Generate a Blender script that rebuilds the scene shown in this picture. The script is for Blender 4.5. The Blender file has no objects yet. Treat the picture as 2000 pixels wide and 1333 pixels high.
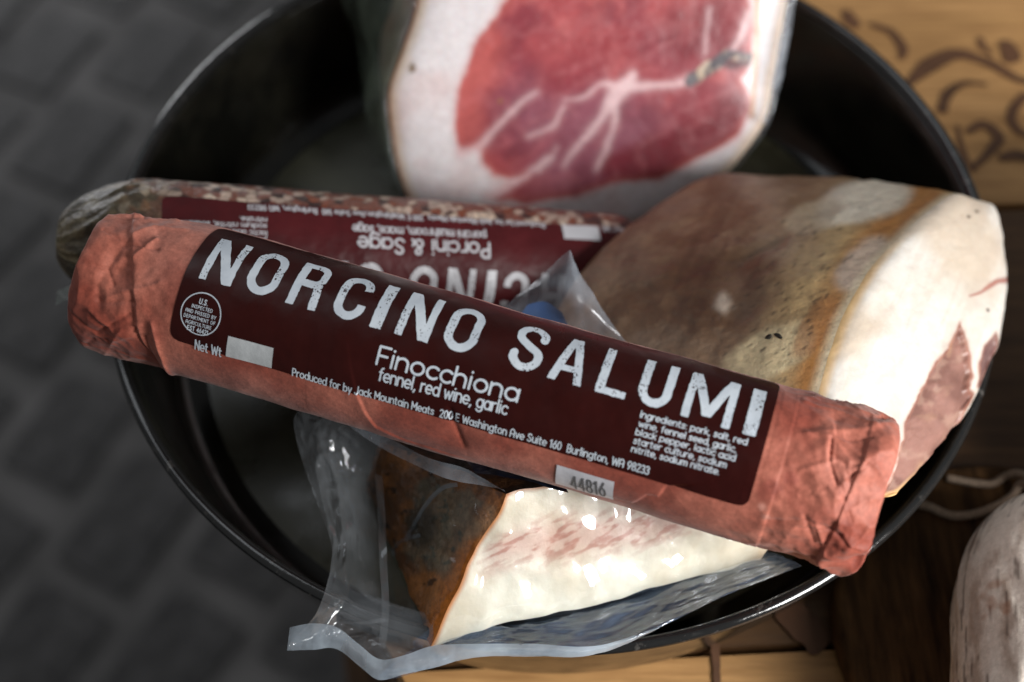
import bpy, math, random
import numpy as np
from mathutils import Matrix, Vector
random.seed(7)
rng = np.random.default_rng(7)
S = bpy.context.scene
COL = S.collection
# ------------------------------------------------------------------ camera
CAM = np.array([-0.01238, -0.27759, 0.41264]); EL = 0.99097; ROLL = 0.006356
LENS = 50.0; FPX = LENS/36*2000
FW = np.array([0, math.cos(EL), -math.sin(EL)])
_r = np.array([1.0, 0, 0]); _u = np.cross(_r, FW)
RT = _r*math.cos(ROLL)+_u*math.sin(ROLL); UP = _u*math.cos(ROLL)-_r*math.sin(ROLL)
cd = bpy.data.cameras.new('camera'); cam = bpy.data.objects.new('camera', cd); COL.objects.link(cam)
cam.matrix_world = Matrix([[RT[i], UP[i], -FW[i], CAM[i]] for i in range(3)]+[[0, 0, 0, 1]])
cd.lens = LENS; cd.sensor_width = 36; cd.clip_start = 0.01; cd.clip_end = 50
cd.dof.use_dof = True; cd.dof.focus_distance = 0.372; cd.dof.aperture_fstop = 6.0; cd.dof.aperture_blades = 9
S.camera = cam
# ------------------------------------------------------------------ light
w = bpy.data.worlds.new('World'); S.world = w; w.use_nodes = True
bg = w.node_tree.nodes['Background']; bg.inputs[0].default_value = (0.96, 0.98, 1.0, 1); bg.inputs[1].default_value = 0.155
def area(name, d, dist, size, power, col, target=(0.03, -0.03, 0.06)):
    l = bpy.data.lights.new(name, 'AREA'); l.shape = 'RECTANGLE'; l.size, l.size_y = size; l.energy = power; l.color = col
    o = bpy.data.objects.new(name, l); COL.objects.link(o)
    d = Vector(d).normalized(); o.location = Vector(target)+d*dist
    o.rotation_euler = (-d).to_track_quat('-Z', 'Y').to_euler(); return o
area('window_light', (0.72, -0.58, 0.47), 0.54, (0.17, 0.22), 4.9, (1.0, 0.985, 0.965))
area('skylight', (-0.45, 0.40, 0.85), 1.5, (0.9, 0.7), 3.4, (0.90, 0.95, 1.0))
area('floor_fill', (-0.40, 0.80, 0.45), 1.05, (0.6, 0.5), 14.0, (0.96, 0.97, 1.0), (-0.8, 1.15, -0.8))  # added fill lamp that brightens the far left floor
S.view_settings.view_transform = 'Standard'; S.view_settings.look = 'None'
S.view_settings.exposure = 0.0; S.view_settings.gamma = 1.0
S.render.engine = 'CYCLES'
# ------------------------------------------------------------------ helpers
def rays(px):
    px = np.asarray(px, float)
    d = FW+((px[..., 0:1]-1000)/FPX)*RT-((px[..., 1:2]-666.5)/FPX)*UP
    return d
def pix(x, y, z):                                   # photo pixel -> point at height z
    d = rays((x, y)); return CAM+d*((z-CAM[2])/d[2])
def pixp(px, q, n):                                 # photo pixels -> points on a plane
    d = rays(px); return CAM+d*(((q-CAM)@n)/(d@n))[..., None]
def proj(P):
    d = np.asarray(P)-CAM; z = d@FW
    return np.stack([1000+FPX*(d@RT)/z, 666.5-FPX*(d@UP)/z], -1)
def lin(r, g, b):
    c = np.array([r, g, b], float)/255
    return np.where(c <= 0.04045, c/12.92, ((c+0.055)/1.055)**2.4)
def sstep(a, b, x):
    t = np.clip((x-a)/(b-a), 0, 1); return t*t*(3-2*t)
def _hash(i, j, k, s):
    h = (i*374761393+j*668265263+k*2147483647+s*1274126177) & 0xffffffff
    h = ((h ^ (h >> 13))*1274126177) & 0xffffffff
    h = ((h ^ (h >> 16))*2246822519) & 0xffffffff
    return ((h ^ (h >> 15)) & 0xffffff)/float(0xffffff)
def vnoise(p, s=0):
    p = np.asarray(p, float); f = np.floor(p).astype(np.int64); t = p-f; t = t*t*(3-2*t)
    r = 0
    for a in (0, 1):
        for b in (0, 1):
            for c in (0, 1):
                wgt = (t[..., 0] if a else 1-t[..., 0])*(t[..., 1] if b else 1-t[..., 1])*(t[..., 2] if c else 1-t[..., 2])
                r = r+wgt*_hash(f[..., 0]+a, f[..., 1]+b, f[..., 2]+c, s)
    return r
def fbm(p, o=4, s=0):
    r = 0; a = 0.5; p = np.asarray(p, float)
    for i in range(o): r = r+a*vnoise(p*2**i+17.3*i, s+i); a *= 0.5
    return r/(1-0.5**o)
def n2(x, y, sc, o=4, s=0):
    return fbm(np.stack([x*sc, y*sc, np.zeros_like(x)+s*3.7], -1), o, s)
def ridged(p, o=3, s=0):
    r = 0; a = 0.5
    for i in range(o): r = r+a*(1-np.abs(2*vnoise(np.asarray(p)*2**i+9.1*i, s+i)-1)); a *= 0.5
    return r/(1-0.5**o)
def worley(x, y, s=0):
    i, j = np.floor(x).astype(np.int64), np.floor(y).astype(np.int64); z = np.zeros_like(i); F1 = np.full(x.shape, 9.); F2 = np.full(x.shape, 9.); idv = np.zeros(x.shape)
    for a in (-1, 0, 1):
        for b in (-1, 0, 1):
            d = np.hypot(i+a+_hash(i+a, j+b, z, s)-x, j+b+_hash(i+a, j+b, z+1, s)-y); k = d < F1
            F2 = np.where(k, F1, np.minimum(F2, d)); idv = np.where(k, _hash(i+a, j+b, z+2, s), idv); F1 = np.where(k, d, F1)
    return F1, F2-F1, idv
def mix(a, b, t):
    t = np.asarray(t)[..., None]; return np.asarray(a)*(1-t)+np.asarray(b)*t
def sdpoly(px, poly):                               # signed distance to a polygon, negative inside
    px = np.asarray(px, float); poly = np.asarray(poly, float)
    d = np.full(px.shape[:-1], 1e9); ins = np.zeros(px.shape[:-1], bool)
    for a, b in zip(poly, np.roll(poly, -1, 0)):
        e = b-a; wv = px-a; t = np.clip((wv@e)/(e@e+1e-12), 0, 1)
        d = np.minimum(d, np.linalg.norm(wv-t[..., None]*e, axis=-1))
        c = (a[1] > px[..., 1]) != (b[1] > px[..., 1])
        ins ^= c & (px[..., 0] < (b[0]-a[0])*(px[..., 1]-a[1])/(b[1]-a[1]+1e-12)+a[0])
    return np.where(ins, -d, d)
def dline(px, pts, wd=None):                        # distance to a polyline minus tapering half width
    px = np.asarray(px, float); pts = np.asarray(pts, float); d = np.full(px.shape[:-1], 1e9)
    wd = np.zeros(len(pts)) if wd is None else np.broadcast_to(np.asarray(wd, float), (len(pts),))
    for i in range(len(pts)-1):
        a, b = pts[i], pts[i+1]; e = b-a; wv = px-a; t = np.clip((wv@e)/(e@e+1e-12), 0, 1)
        d = np.minimum(d, np.linalg.norm(wv-t[..., None]*e, axis=-1)-(wd[i]*(1-t)+wd[i+1]*t))
    return d
def smooth_poly(p, n, closed=False):                # Catmull-Rom through points, n samples
    p = np.asarray(p, float); N = len(p)
    u = np.linspace(0, N if closed else N-1, n, endpoint=not closed); i = np.floor(u).astype(int)
    if not closed: i = np.minimum(i, N-2)
    t = (u-i)[:, None]
    g = (lambda k: p[k % N]) if closed else (lambda k: p[np.clip(k, 0, N-1)])
    a, b, c, d = g(i-1), g(i), g(i+1), g(i+2)
    return 0.5*(2*b+(c-a)*t+(2*a-5*b+4*c-d)*t**2+(3*b-a-3*c+d)*t**3)
def resample(p, n, closed=True):
    p = np.asarray(p, float)
    if closed: p = np.vstack([p, p[:1]])
    L = np.r_[0, np.cumsum(np.linalg.norm(np.diff(p, axis=0), axis=1))]
    u = np.linspace(0, L[-1], n, endpoint=not closed)
    return np.stack([np.interp(u, L, p[:, k]) for k in range(p.shape[1])], -1)
def norm(v): return v/np.linalg.norm(v, axis=-1, keepdims=True)
def grid_faces(a, b, ca=False, cb=False):           # quads of an a x b vertex grid
    i = np.arange(a if ca else a-1); j = np.arange(b if cb else b-1)
    I, J = np.meshgrid(i, j, indexing='ij'); I2 = (I+1) % a; J2 = (J+1) % b
    return np.stack([I*b+J, I2*b+J, I2*b+J2, I*b+J2], -1).reshape(-1, 4)
OFF = {}
def thing(name, label, cat, loc, group=None):
    o = bpy.data.objects.new(name, None); COL.objects.link(o); o.empty_display_size = 0.02
    o.location = Vector([float(v) for v in loc]); OFF[o.name] = np.array(loc, float)
    o['label'] = label; o['category'] = cat
    if group: o['group'] = group
    return o
def mk(name, V, F, mat, parent=None, col=None, smooth=True, flip=False):
    V = np.asarray(V, float).reshape(-1, 3)
    F = [F] if isinstance(F, np.ndarray) else list(F)
    off = OFF[parent.name] if parent else np.zeros(3)
    me = bpy.data.meshes.new(name)
    me.vertices.add(len(V)); me.vertices.foreach_set('co', (V-off).astype(np.float32).ravel())
    if flip: F = [f[:, ::-1] for f in F]
    nl = sum(f.size for f in F); npoly = sum(len(f) for f in F)
    me.loops.add(nl); me.loops.foreach_set('vertex_index', np.concatenate([f.ravel() for f in F]).astype(np.int32))
    tot = np.concatenate([np.full(len(f), f.shape[1]) for f in F])
    me.polygons.add(npoly); me.polygons.foreach_set('loop_start', (np.cumsum(tot)-tot).astype(np.int32))
    me.polygons.foreach_set('use_smooth', np.full(npoly, smooth, bool))
    me.update(calc_edges=True); me.validate()
    if col is not None:
        at = me.color_attributes.new('Col', 'FLOAT_COLOR', 'POINT')
        c = np.ones((len(V), 4), np.float32); c[:, :3] = np.clip(np.asarray(col).reshape(-1, 3), 0, 1)
        at.data.foreach_set('color', c.ravel())
    me.materials.append(mat)
    o = bpy.data.objects.new(name, me); COL.objects.link(o)
    if parent: o.parent = parent; OFF[o.name] = off
    else: OFF[o.name] = np.zeros(3)
    return o
def tag(o, label, cat, group=None, kind=None):
    if label: o['label'] = label
    if cat: o['category'] = cat
    if group: o['group'] = group
    if kind: o['kind'] = kind
    return o
# ---- materials
def pbr(name, color=None, rough=0.5, attr=False, mott=None, bump=None, bump2=None, spec=0.5, coat=0, sss=0, sssr=(1, .4, .25), stretch=(1, 1, 1), rnoise=None, sheen=0):
    m = bpy.data.materials.new(name); m.use_nodes = True; nt = m.node_tree; N = nt.nodes; K = nt.links
    b = N['Principled BSDF']; b.inputs['Roughness'].default_value = rough; b.inputs['Specular IOR Level'].default_value = spec
    tc = N.new('ShaderNodeTexCoord'); mp = N.new('ShaderNodeMapping'); mp.inputs['Scale'].default_value = stretch
    K.new(tc.outputs['Object'], mp.inputs['Vector']); vec = mp.outputs[0]
    if attr:
        a = N.new('ShaderNodeAttribute'); a.attribute_name = 'Col'; c = a.outputs['Color']
    else:
        a = N.new('ShaderNodeRGB'); a.outputs[0].default_value = (*color, 1); c = a.outputs[0]
    for (sc, det, lo, hi, clo, chi) in (mott or []):      # multiply by a colour ramp over noise
        n = N.new('ShaderNodeTexNoise'); n.inputs['Scale'].default_value = sc; n.inputs['Detail'].default_value = det
        n.inputs['Roughness'].default_value = 0.65
        K.new(vec, n.inputs['Vector'])
        r = N.new('ShaderNodeValToRGB'); r.color_ramp.elements[0].position = lo; r.color_ramp.elements[1].position = hi
        r.color_ramp.elements[0].color = (*clo, 1); r.color_ramp.elements[1].color = (*chi, 1)
        K.new(n.outputs['Fac'], r.inputs[0])
        x = N.new('ShaderNodeMix'); x.data_type = 'RGBA'; x.blend_type = 'MULTIPLY'; x.inputs['Factor'].default_value = 1
        K.new(c, x.inputs['A']); K.new(r.outputs[0], x.inputs['B']); c = x.outputs['Result']
    K.new(c, b.inputs['Base Color'])
    if rnoise:
        sc, lo, hi = rnoise
        n = N.new('ShaderNodeTexNoise'); n.inputs['Scale'].default_value = sc; n.inputs['Detail'].default_value = 5; K.new(vec, n.inputs['Vector'])
        r = N.new('ShaderNodeMapRange'); r.inputs[1].default_value = 0.35; r.inputs[2].default_value = 0.65; r.inputs[3].default_value = lo; r.inputs[4].default_value = hi
        K.new(n.outputs['Fac'], r.inputs[0]); K.new(r.outputs[0], b.inputs['Roughness'])
    prev = None
    for bm in (bump, bump2):
        if not bm: continue
        sc, st, dist = bm
        n = N.new('ShaderNodeTexNoise'); n.inputs['Scale'].default_value = sc; n.inputs['Detail'].default_value = 6; n.inputs['Roughness'].default_value = 0.6
        K.new(vec, n.inputs['Vector'])
        bn = N.new('ShaderNodeBump'); bn.inputs['Strength'].default_value = st; bn.inputs['Distance'].default_value = dist
        K.new(n.outputs['Fac'], bn.inputs['Height'])
        if prev: K.new(prev, bn.inputs['Normal'])
        prev = bn.outputs[0]
    if prev: K.new(prev, b.inputs['Normal'])
    if coat: b.inputs['Coat Weight'].default_value = coat; b.inputs['Coat Roughness'].default_value = 0.08
    if sheen: b.inputs['Sheen Weight'].default_value = sheen
    if sss:
        b.inputs['Subsurface Weight'].default_value = sss; b.inputs['Subsurface Radius'].default_value = sssr; b.inputs['Subsurface Scale'].default_value = 0.003
    return m
def film(name, gloss=0.6, haze=0.06, tint=(0.8, 0.86, 0.92), rough=0.06, bump=(220, 0.35, 0.0006), weave=0):
    m = bpy.data.materials.new(name); m.use_nodes = True; nt = m.node_tree; N = nt.nodes; K = nt.links
    N.remove(N['Principled BSDF']); out = N['Material Output']
    tr = N.new('ShaderNodeBsdfTransparent'); tr.inputs[0].default_value = (0.97, 0.98, 0.98, 1)
    gl = N.new('ShaderNodeBsdfGlossy'); gl.inputs['Roughness'].default_value = rough; gl.inputs['Color'].default_value = (0.95, 0.97, 1, 1)
    df = N.new('ShaderNodeBsdfDiffuse'); df.inputs['Color'].default_value = (*tint, 1)
    tl = N.new('ShaderNodeBsdfTranslucent'); tl.inputs['Color'].default_value = (*tint, 1)
    tc = N.new('ShaderNodeTexCoord'); n = N.new('ShaderNodeTexNoise'); n.inputs['Scale'].default_value = bump[0]; n.inputs['Detail'].default_value = 3
    K.new(tc.outputs['Object'], n.inputs['Vector'])
    bn = N.new('ShaderNodeBump'); bn.inputs['Strength'].default_value = bump[1]; bn.inputs['Distance'].default_value = bump[2]; K.new(n.outputs['Fac'], bn.inputs['Height'])
    if weave:
        ck = N.new('ShaderNodeTexChecker'); ck.inputs['Scale'].default_value = weave
        K.new(tc.outputs['Object'], ck.inputs['Vector'])
        b2 = N.new('ShaderNodeBump'); b2.inputs['Strength'].default_value = 0.35; b2.inputs['Distance'].default_value = 0.0003
        K.new(ck.outputs['Fac'], b2.inputs['Height']); K.new(bn.outputs[0], b2.inputs['Normal']); bn = b2
    fa_ = N.new('ShaderNodeLayerWeight'); fa_.inputs['Blend'].default_value = 0.5; K.new(bn.outputs[0], fa_.inputs['Normal'])
    pw = N.new('ShaderNodeMath'); pw.operation = 'POWER'; pw.inputs[1].default_value = 4.0; K.new(fa_.outputs['Facing'], pw.inputs[0])
    lw = N.new('ShaderNodeMath'); lw.operation = 'MULTIPLY_ADD'; lw.inputs[1].default_value = 0.30; lw.inputs[2].default_value = 0.045; K.new(pw.outputs[0], lw.inputs[0])
    K.new(bn.outputs[0], gl.inputs['Normal']); K.new(bn.outputs[0], df.inputs['Normal'])
    mu = N.new('ShaderNodeMath'); mu.operation = 'MULTIPLY'; mu.use_clamp = True; mu.inputs[1].default_value = gloss*3; K.new(lw.outputs[0], mu.inputs[0])
    ad = N.new('ShaderNodeMixShader'); ad.inputs[0].default_value = 0.4; K.new(df.outputs[0], ad.inputs[1]); K.new(tl.outputs[0], ad.inputs[2])
    n3 = N.new('ShaderNodeTexNoise'); n3.inputs['Scale'].default_value = 60; n3.inputs['Detail'].default_value = 4; K.new(tc.outputs['Object'], n3.inputs['Vector'])
    mr = N.new('ShaderNodeMapRange'); mr.inputs[1].default_value = .35; mr.inputs[2].default_value = .7; mr.inputs[3].default_value = haze*0.5; mr.inputs[4].default_value = haze*1.6; K.new(n3.outputs['Fac'], mr.inputs[0])
    hz = N.new('ShaderNodeMixShader'); K.new(mr.outputs[0], hz.inputs[0]); K.new(tr.outputs[0], hz.inputs[1]); K.new(ad.outputs[0], hz.inputs[2])
    mx = N.new('ShaderNodeMixShader'); K.new(mu.outputs[0], mx.inputs[0]); K.new(hz.outputs[0], mx.inputs[1]); K.new(gl.outputs[0], mx.inputs[2])
    K.new(mx.outputs[0], out.inputs['Surface']); return m
W3 = (1, 1, 1)
M = {}
M['enamel'] = pbr('black_enamel', (0.006, 0.006, 0.005), 0.16, mott=[(40, 4, .4, .65, (.6, .6, .6), (1.6, 1.5, 1.3))], bump=(60, .08, .0006), spec=0.4, rnoise=(90, .10, .26))
M['panfloor'] = pbr('seasoned_pan_floor', (0.056, 0.054, 0.036), 0.30, mott=[(30, 6, .35, .7, (.55, .55, .5), (1.3, 1.3, 1.25))], bump=(160, .12, .0004), rnoise=(60, .22, .42))
M['rim'] = pbr('worn_enamel_rim', (0.010, 0.010, 0.010), 0.2, mott=[(260, 5, .60, .72, W3, (7, 6.5, 6))], bump=(300, .2, .0004), spec=0.7, rnoise=(200, .06, .18))
M['wood'] = pbr('oak_planks', (0.56, 0.32, 0.135), 0.45, mott=[(14, 8, .3, .7, (.62, .55, .48), (1.12, 1.1, 1.05)), (3, 2, .3, .7, (.8, .78, .72), (1.1, 1.1, 1.1))], bump=(22, .35, .0008), stretch=(2.2, 26, 8))
M['shade_plank'] = pbr('shade_toned_plank', (0.150, 0.078, 0.034), 0.5, mott=[(14, 8, .3, .7, (.5, .45, .4), (1.15, 1.12, 1.05)), (3, 2, .3, .7, (.7, .68, .62), (1.1, 1.1, 1.1))], bump=(22, .35, .0008), stretch=(2.2, 26, 8))  # plank wood with the shade right of the pan put into its colour
M['burn'] = pbr('burned_wood', (0.13, 0.060, 0.028), 0.6, mott=[(40, 5, .3, .7, (.6, .6, .6), (1.25, 1.2, 1.2))], bump=(120, .3, .0006))
M['darkwood'] = pbr('dark_walnut', (0.075, 0.040, 0.018), 0.6, mott=[(12, 8, .35, .7, (.35, .32, .3), (1.9, 1.8, 1.6))], bump=(20, .5, .0012), stretch=(22, 3, 6), spec=.12)
M['sett'] = pbr('grey_stone_sett', (0.052, 0.050, 0.050), 0.8, mott=[(20, 6, .3, .7, (.35, .35, .35), (1.7, 1.7, 1.7)), (4, 3, .35, .65, (.5, .5, .5), (1.5, 1.5, 1.5))], bump=(60, .4, .002))
M['joint'] = pbr('sandy_joint', (0.135, 0.13, 0.128), 0.9, mott=[(6, 6, .3, .7, (.35, .35, .35), (1.3, 1.3, 1.3))])
M['paper'] = pbr('terracotta_paper', attr=True, rough=0.62, mott=[(900, 3, .35, .7, (.82, .80, .78), (1.12, 1.12, 1.12)), (150, 6, .36, .62, (.80, .72, .70), (1.06, 1.08, 1.08))], bump=(1400, .28, .00025), bump2=(260, .22, .0006), sheen=.12, spec=.35)
M['label'] = pbr('maroon_label', (0.027, 0.0036, 0.0028), 0.30, mott=[(70, 4, .35, .65, (.85, .8, .8), (1.12, 1.1, 1.1))], bump=(190, .10, .0005), spec=.20, rnoise=(120, .26, .40))
M['label2'] = pbr('wine_label', (0.070, 0.0090, 0.0110), 0.45, mott=[(70, 4, .35, .65, (.8, .8, .8), (1.15, 1.1, 1.1))], bump=(110, .14, .0010), spec=.22)
M['ink'] = pbr('white_ink', (0.56, 0.61, 0.66), 0.42, mott=[(160, 4, .35, .7, (.86, .87, .9), (1.05, 1.05, 1.05))])
M['ink2'] = pbr('pale_ink', (0.52, 0.52, 0.55), 0.42)
M['panel'] = pbr('silver_panel', (0.47, 0.49, 0.50), 0.4, mott=[(240, 5, .35, .7, (.8, .8, .8), (1.08, 1.08, 1.08))], bump=(300, .3, .0004))
M['sticker'] = pbr('thermal_sticker', (0.56, 0.56, 0.60), 0.38, mott=[(300, 4, .4, .7, (.92, .92, .92), (1.04, 1.04, 1.04))], bump=(240, .25, .0004))
M['grey_ink'] = pbr('grey_digits', (0.10, 0.10, 0.105), 0.5)
M['casing'] = pbr('salami_casing', attr=True, rough=0.36, mott=[(700, 4, .3, .7, (.8, .8, .8), (1.3, 1.3, 1.3))], bump=(360, .8, .0020), spec=.5, sss=.08)
M['ham'] = pbr('cured_lean', attr=True, rough=0.33, mott=[(500, 4, .3, .7, (.88, .85, .85), (1.08, 1.08, 1.08))], bump=(350, .22, .0007), spec=.5, sss=.15)
M['skin'] = pbr('cured_skin', attr=True, rough=0.42, mott=[(420, 5, .3, .7, (.82, .82, .82), (1.12, 1.12, 1.12))], bump=(300, .45, .0010), bump2=(900, .3, .0005), spec=.45, sss=.10)
M['fat'] = pbr('pork_fat', attr=True, rough=0.42, mott=[(260, 4, .3, .7, (.93, .92, .90), (1.04, 1.04, 1.04))], bump=(220, .3, .0010), spec=.45, sss=.25, sssr=(1, .7, .5))
M['rind'] = pbr('smoked_rind', attr=True, rough=0.5, mott=[(500, 5, .3, .7, (.6, .6, .6), (1.25, 1.25, 1.25))], bump=(420, .7, .0014), spec=.4)
M['mould'] = pbr('mouldy_casing', attr=True, rough=0.75, mott=[(600, 5, .3, .7, (.85, .84, .82), (1.1, 1.1, 1.1))], bump=(700, .4, .0006))
M['twine'] = pbr('hemp_twine', (0.50, 0.37, 0.27), 0.9, mott=[(900, 3, .3, .7, (.6, .6, .6), (1.2, 1.2, 1.2))], bump=(1500, .8, .0005))
M['pepper'] = pbr('peppercorn_husk', (0.022, 0.018, 0.012), 0.7, bump=(1500, .8, .0006))
M['film'] = film('clear_film', gloss=.40, haze=.12, rough=.10, bump=(70, .12, .001), tint=(.70, .76, .82))
M['tight'] = film('tight_film', gloss=.80, haze=.004, rough=.10, bump=(40, .03, .001))
M['rindfilm'] = film('rind_film', gloss=.22, haze=.02, rough=.12, bump=(80, .15, .001), tint=(.6, .66, .7))
M['flange'] = film('flange_film', gloss=.60, haze=.24, tint=(.40, .56, .82), weave=1500, rough=.16, bump=(60, .1, .001))
M['seal'] = film('heat_seal', gloss=.5, haze=.42, tint=(.66, .78, .90), weave=1600, rough=.2, bump=(60, .1, .001))
M['corner'] = film('frosted_corner', gloss=.40, haze=.34, tint=(.60, .67, .76), rough=.25, bump=(60, .1, .001))
M['green'] = film('dim_film', gloss=.30, haze=.16, tint=(.34, .42, .32), rough=.2, bump=(60, .1, .001))
M['blue'] = pbr('blue_print', (0.02, 0.13, 0.42), 0.35)
M['navy'] = pbr('navy_print', (0.010, 0.017, 0.036), 0.3, mott=[(120, 4, .4, .7, (.6, .6, .6), (2.2, 2.2, 2.2))], bump=(160, .5, .0012))
M['clip'] = film('clip_plastic', gloss=.5, haze=.45, tint=(.55, .62, .58))
# ------------------------------------------------------------------ table, floor, pan
def lathe_(prof, n, c=(0, 0)):
    prof = np.array(prof); t = np.linspace(0, 2*np.pi, n, endpoint=False)
    V = np.stack([c[0]+prof[:, 0:1]*np.cos(t), c[1]+prof[:, 0:1]*np.sin(t), np.repeat(prof[:, 1:2], n, 1)], -1)
    return V.reshape(-1, 3), grid_faces(len(prof), n, cb=True)
table = thing('wooden_table', 'round light oak plank table top with burned scrolls, under the black pan', 'table', (.2, .02, -.811))
def slab_mesh(x0, x1, y0, y1, z0, z1, bev=.0015):
    X = [x0, x0+bev, x1-bev, x1]; Y = [y0, y0+bev, y1-bev, y1]
    v = [(x0, y0, z0), (x1, y0, z0), (x1, y1, z0), (x0, y1, z0),
         (x0, y0, z1-bev), (x1, y0, z1-bev), (x1, y1, z1-bev), (x0, y1, z1-bev),
         (X[1], Y[1], z1), (X[2], Y[1], z1), (X[2], Y[2], z1), (X[1], Y[2], z1)]
    f = np.array([(3, 2, 1, 0), (0, 1, 5, 4), (1, 2, 6, 5), (2, 3, 7, 6), (3, 0, 4, 7), (4, 5, 9, 8), (5, 6, 10, 9), (6, 7, 11, 10), (7, 4, 8, 11), (8, 9, 10, 11)])
    return np.array(v), f
BCX, BCY, BR = .200, .020, .287
ang = math.radians(3.5); ca, sa = math.cos(ang), math.sin(ang)
edges = [-.30, -.21, -.1225, .043, .205, .32]
for k in range(len(edges)-1):                         # planks clipped by the round outline
    y0, y1 = edges[k]+.0011, edges[k+1]-.0011; z = -.0003*(k % 3)
    cx, cy = BCX*ca+BCY*sa, -BCX*sa+BCY*ca
    ys = np.clip(np.linspace(y0, y1, 24), cy-BR+.0005, cy+BR-.0005); hw = np.sqrt(np.maximum(BR**2-(ys-cy)**2, 1e-8))
    o2 = np.vstack([np.c_[cx-hw, ys], np.c_[cx+hw, ys][::-1]]); c2 = o2.mean(0); n = len(o2)
    rings = [np.c_[c2+(o2-c2)*.999, np.full(n, -.030)], np.c_[o2, np.full(n, -.028)], np.c_[o2, np.full(n, z-.0016)], np.c_[o2-norm(o2-c2)*.0012, np.full(n, z)]]
    v = np.vstack(rings); v = np.c_[v[:, 0]*ca-v[:, 1]*sa, v[:, 0]*sa+v[:, 1]*ca, v[:, 2]]
    h = n//2; i_ = np.arange(h-1); top = np.stack([i_, i_+1, n-2-i_, n-1-i_], -1)+3*n
    mk('plank', v, [grid_faces(4, n, cb=True)[:, ::-1], top[:, ::-1]], M['shade_plank' if k == 2 else 'wood'], table, smooth=False)  # one plank gets the darker wood in place of cast shade
V, F = lathe_([( .2835, -.0305), (.2835, -.032), (.300, -.30), (.303, -.42), (.296, -.60), (.275, -.811)], 120, (BCX, BCY)); mk('barrel_side', V, F, M['darkwood'], table)
floor = mk('floor', [(-4, -3, -.8035), (4, -3, -.8035), (4, 5, -.8035), (-4, 5, -.8035)], np.array([(0, 1, 2, 3)]), M['joint'])
tag(floor, None, None, kind='structure')
sv, sf = slab_mesh(-.5, .5, -.5, .5, -.012, 0.0, .012); sett_me = None
fa = math.radians(63); n_s = 0
for i in range(-9, 10):
    for j in range(-12, 13):
        cx = i*.150+(.05 if j % 2 else 0); cy = j*.112
        x = -.50+cx*math.cos(fa)-cy*math.sin(fa); y = .55+cx*math.sin(fa)+cy*math.cos(fa)
        p = proj(np.array([x, y, -.8]))
        if not (-120 < p[0] < 720 and -120 < p[1] < 1450): continue
        if sett_me is None:
            o = mk('paving_sett', sv, sf, M['sett'], floor, smooth=False); sett_me = o.data
        else:
            o = bpy.data.objects.new('paving_sett', sett_me); COL.objects.link(o); o.parent = floor
        sx = random.uniform(.112, .134); o.scale = (sx, random.uniform(.080, .094), 1)
        o.location = (x, y, -.80+random.uniform(-.001, .001)); o.rotation_euler = (0, 0, fa+random.uniform(-.06, .06))
pan = thing('enamel_pan', 'round black enamel pan holding the cured meats', 'pan', (0, 0, 0))
def lathe(prof, n, c=(0, 0)):
    prof = np.array(prof); t = np.linspace(0, 2*np.pi, n, endpoint=False)
    V = np.stack([c[0]+prof[:, 0:1]*np.cos(t), c[1]+prof[:, 0:1]*np.sin(t), np.repeat(prof[:, 1:2], n, 1)], -1)
    return V.reshape(-1, 3), grid_faces(len(prof), n, cb=True)
fl = [(.0005, .0042)]+[(r, .0042-.0004*math.sin(r*60)) for r in np.linspace(.01, .118, 14)]
V, F = lathe(fl, 160); mk('pan_floor', V, F[:, ::-1], M['panfloor'], pan)
wall = [(.1181, .0043), (.1225, .0050), (.126, .0068), (.1283, .0100), (.1298, .015), (.1325, .028), (.1350, .041), (.1366, .0487), (.1375, .0500)]
outer = [(.1385, .0482), (.1368, .040), (.1345, .028), (.1316, .014), (.1298, .008), (.1272, .0035), (.123, .0008), (.118, .0004), (.0005, .0004)]
V, F = lathe(wall+outer, 220); mk('pan_wall', V, F[:, ::-1], M['enamel'], pan)
rim = [(.1388+.0019*math.cos(a), .0508+.0018*math.sin(a)) for a in np.linspace(0, 2*np.pi, 16)]
V, F = lathe(rim, 360)
V[:, 2] += .00025*(fbm(V*70, 3, 4)-.5)
mk('rolled_rim', V, F, M['rim'], pan)
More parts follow.
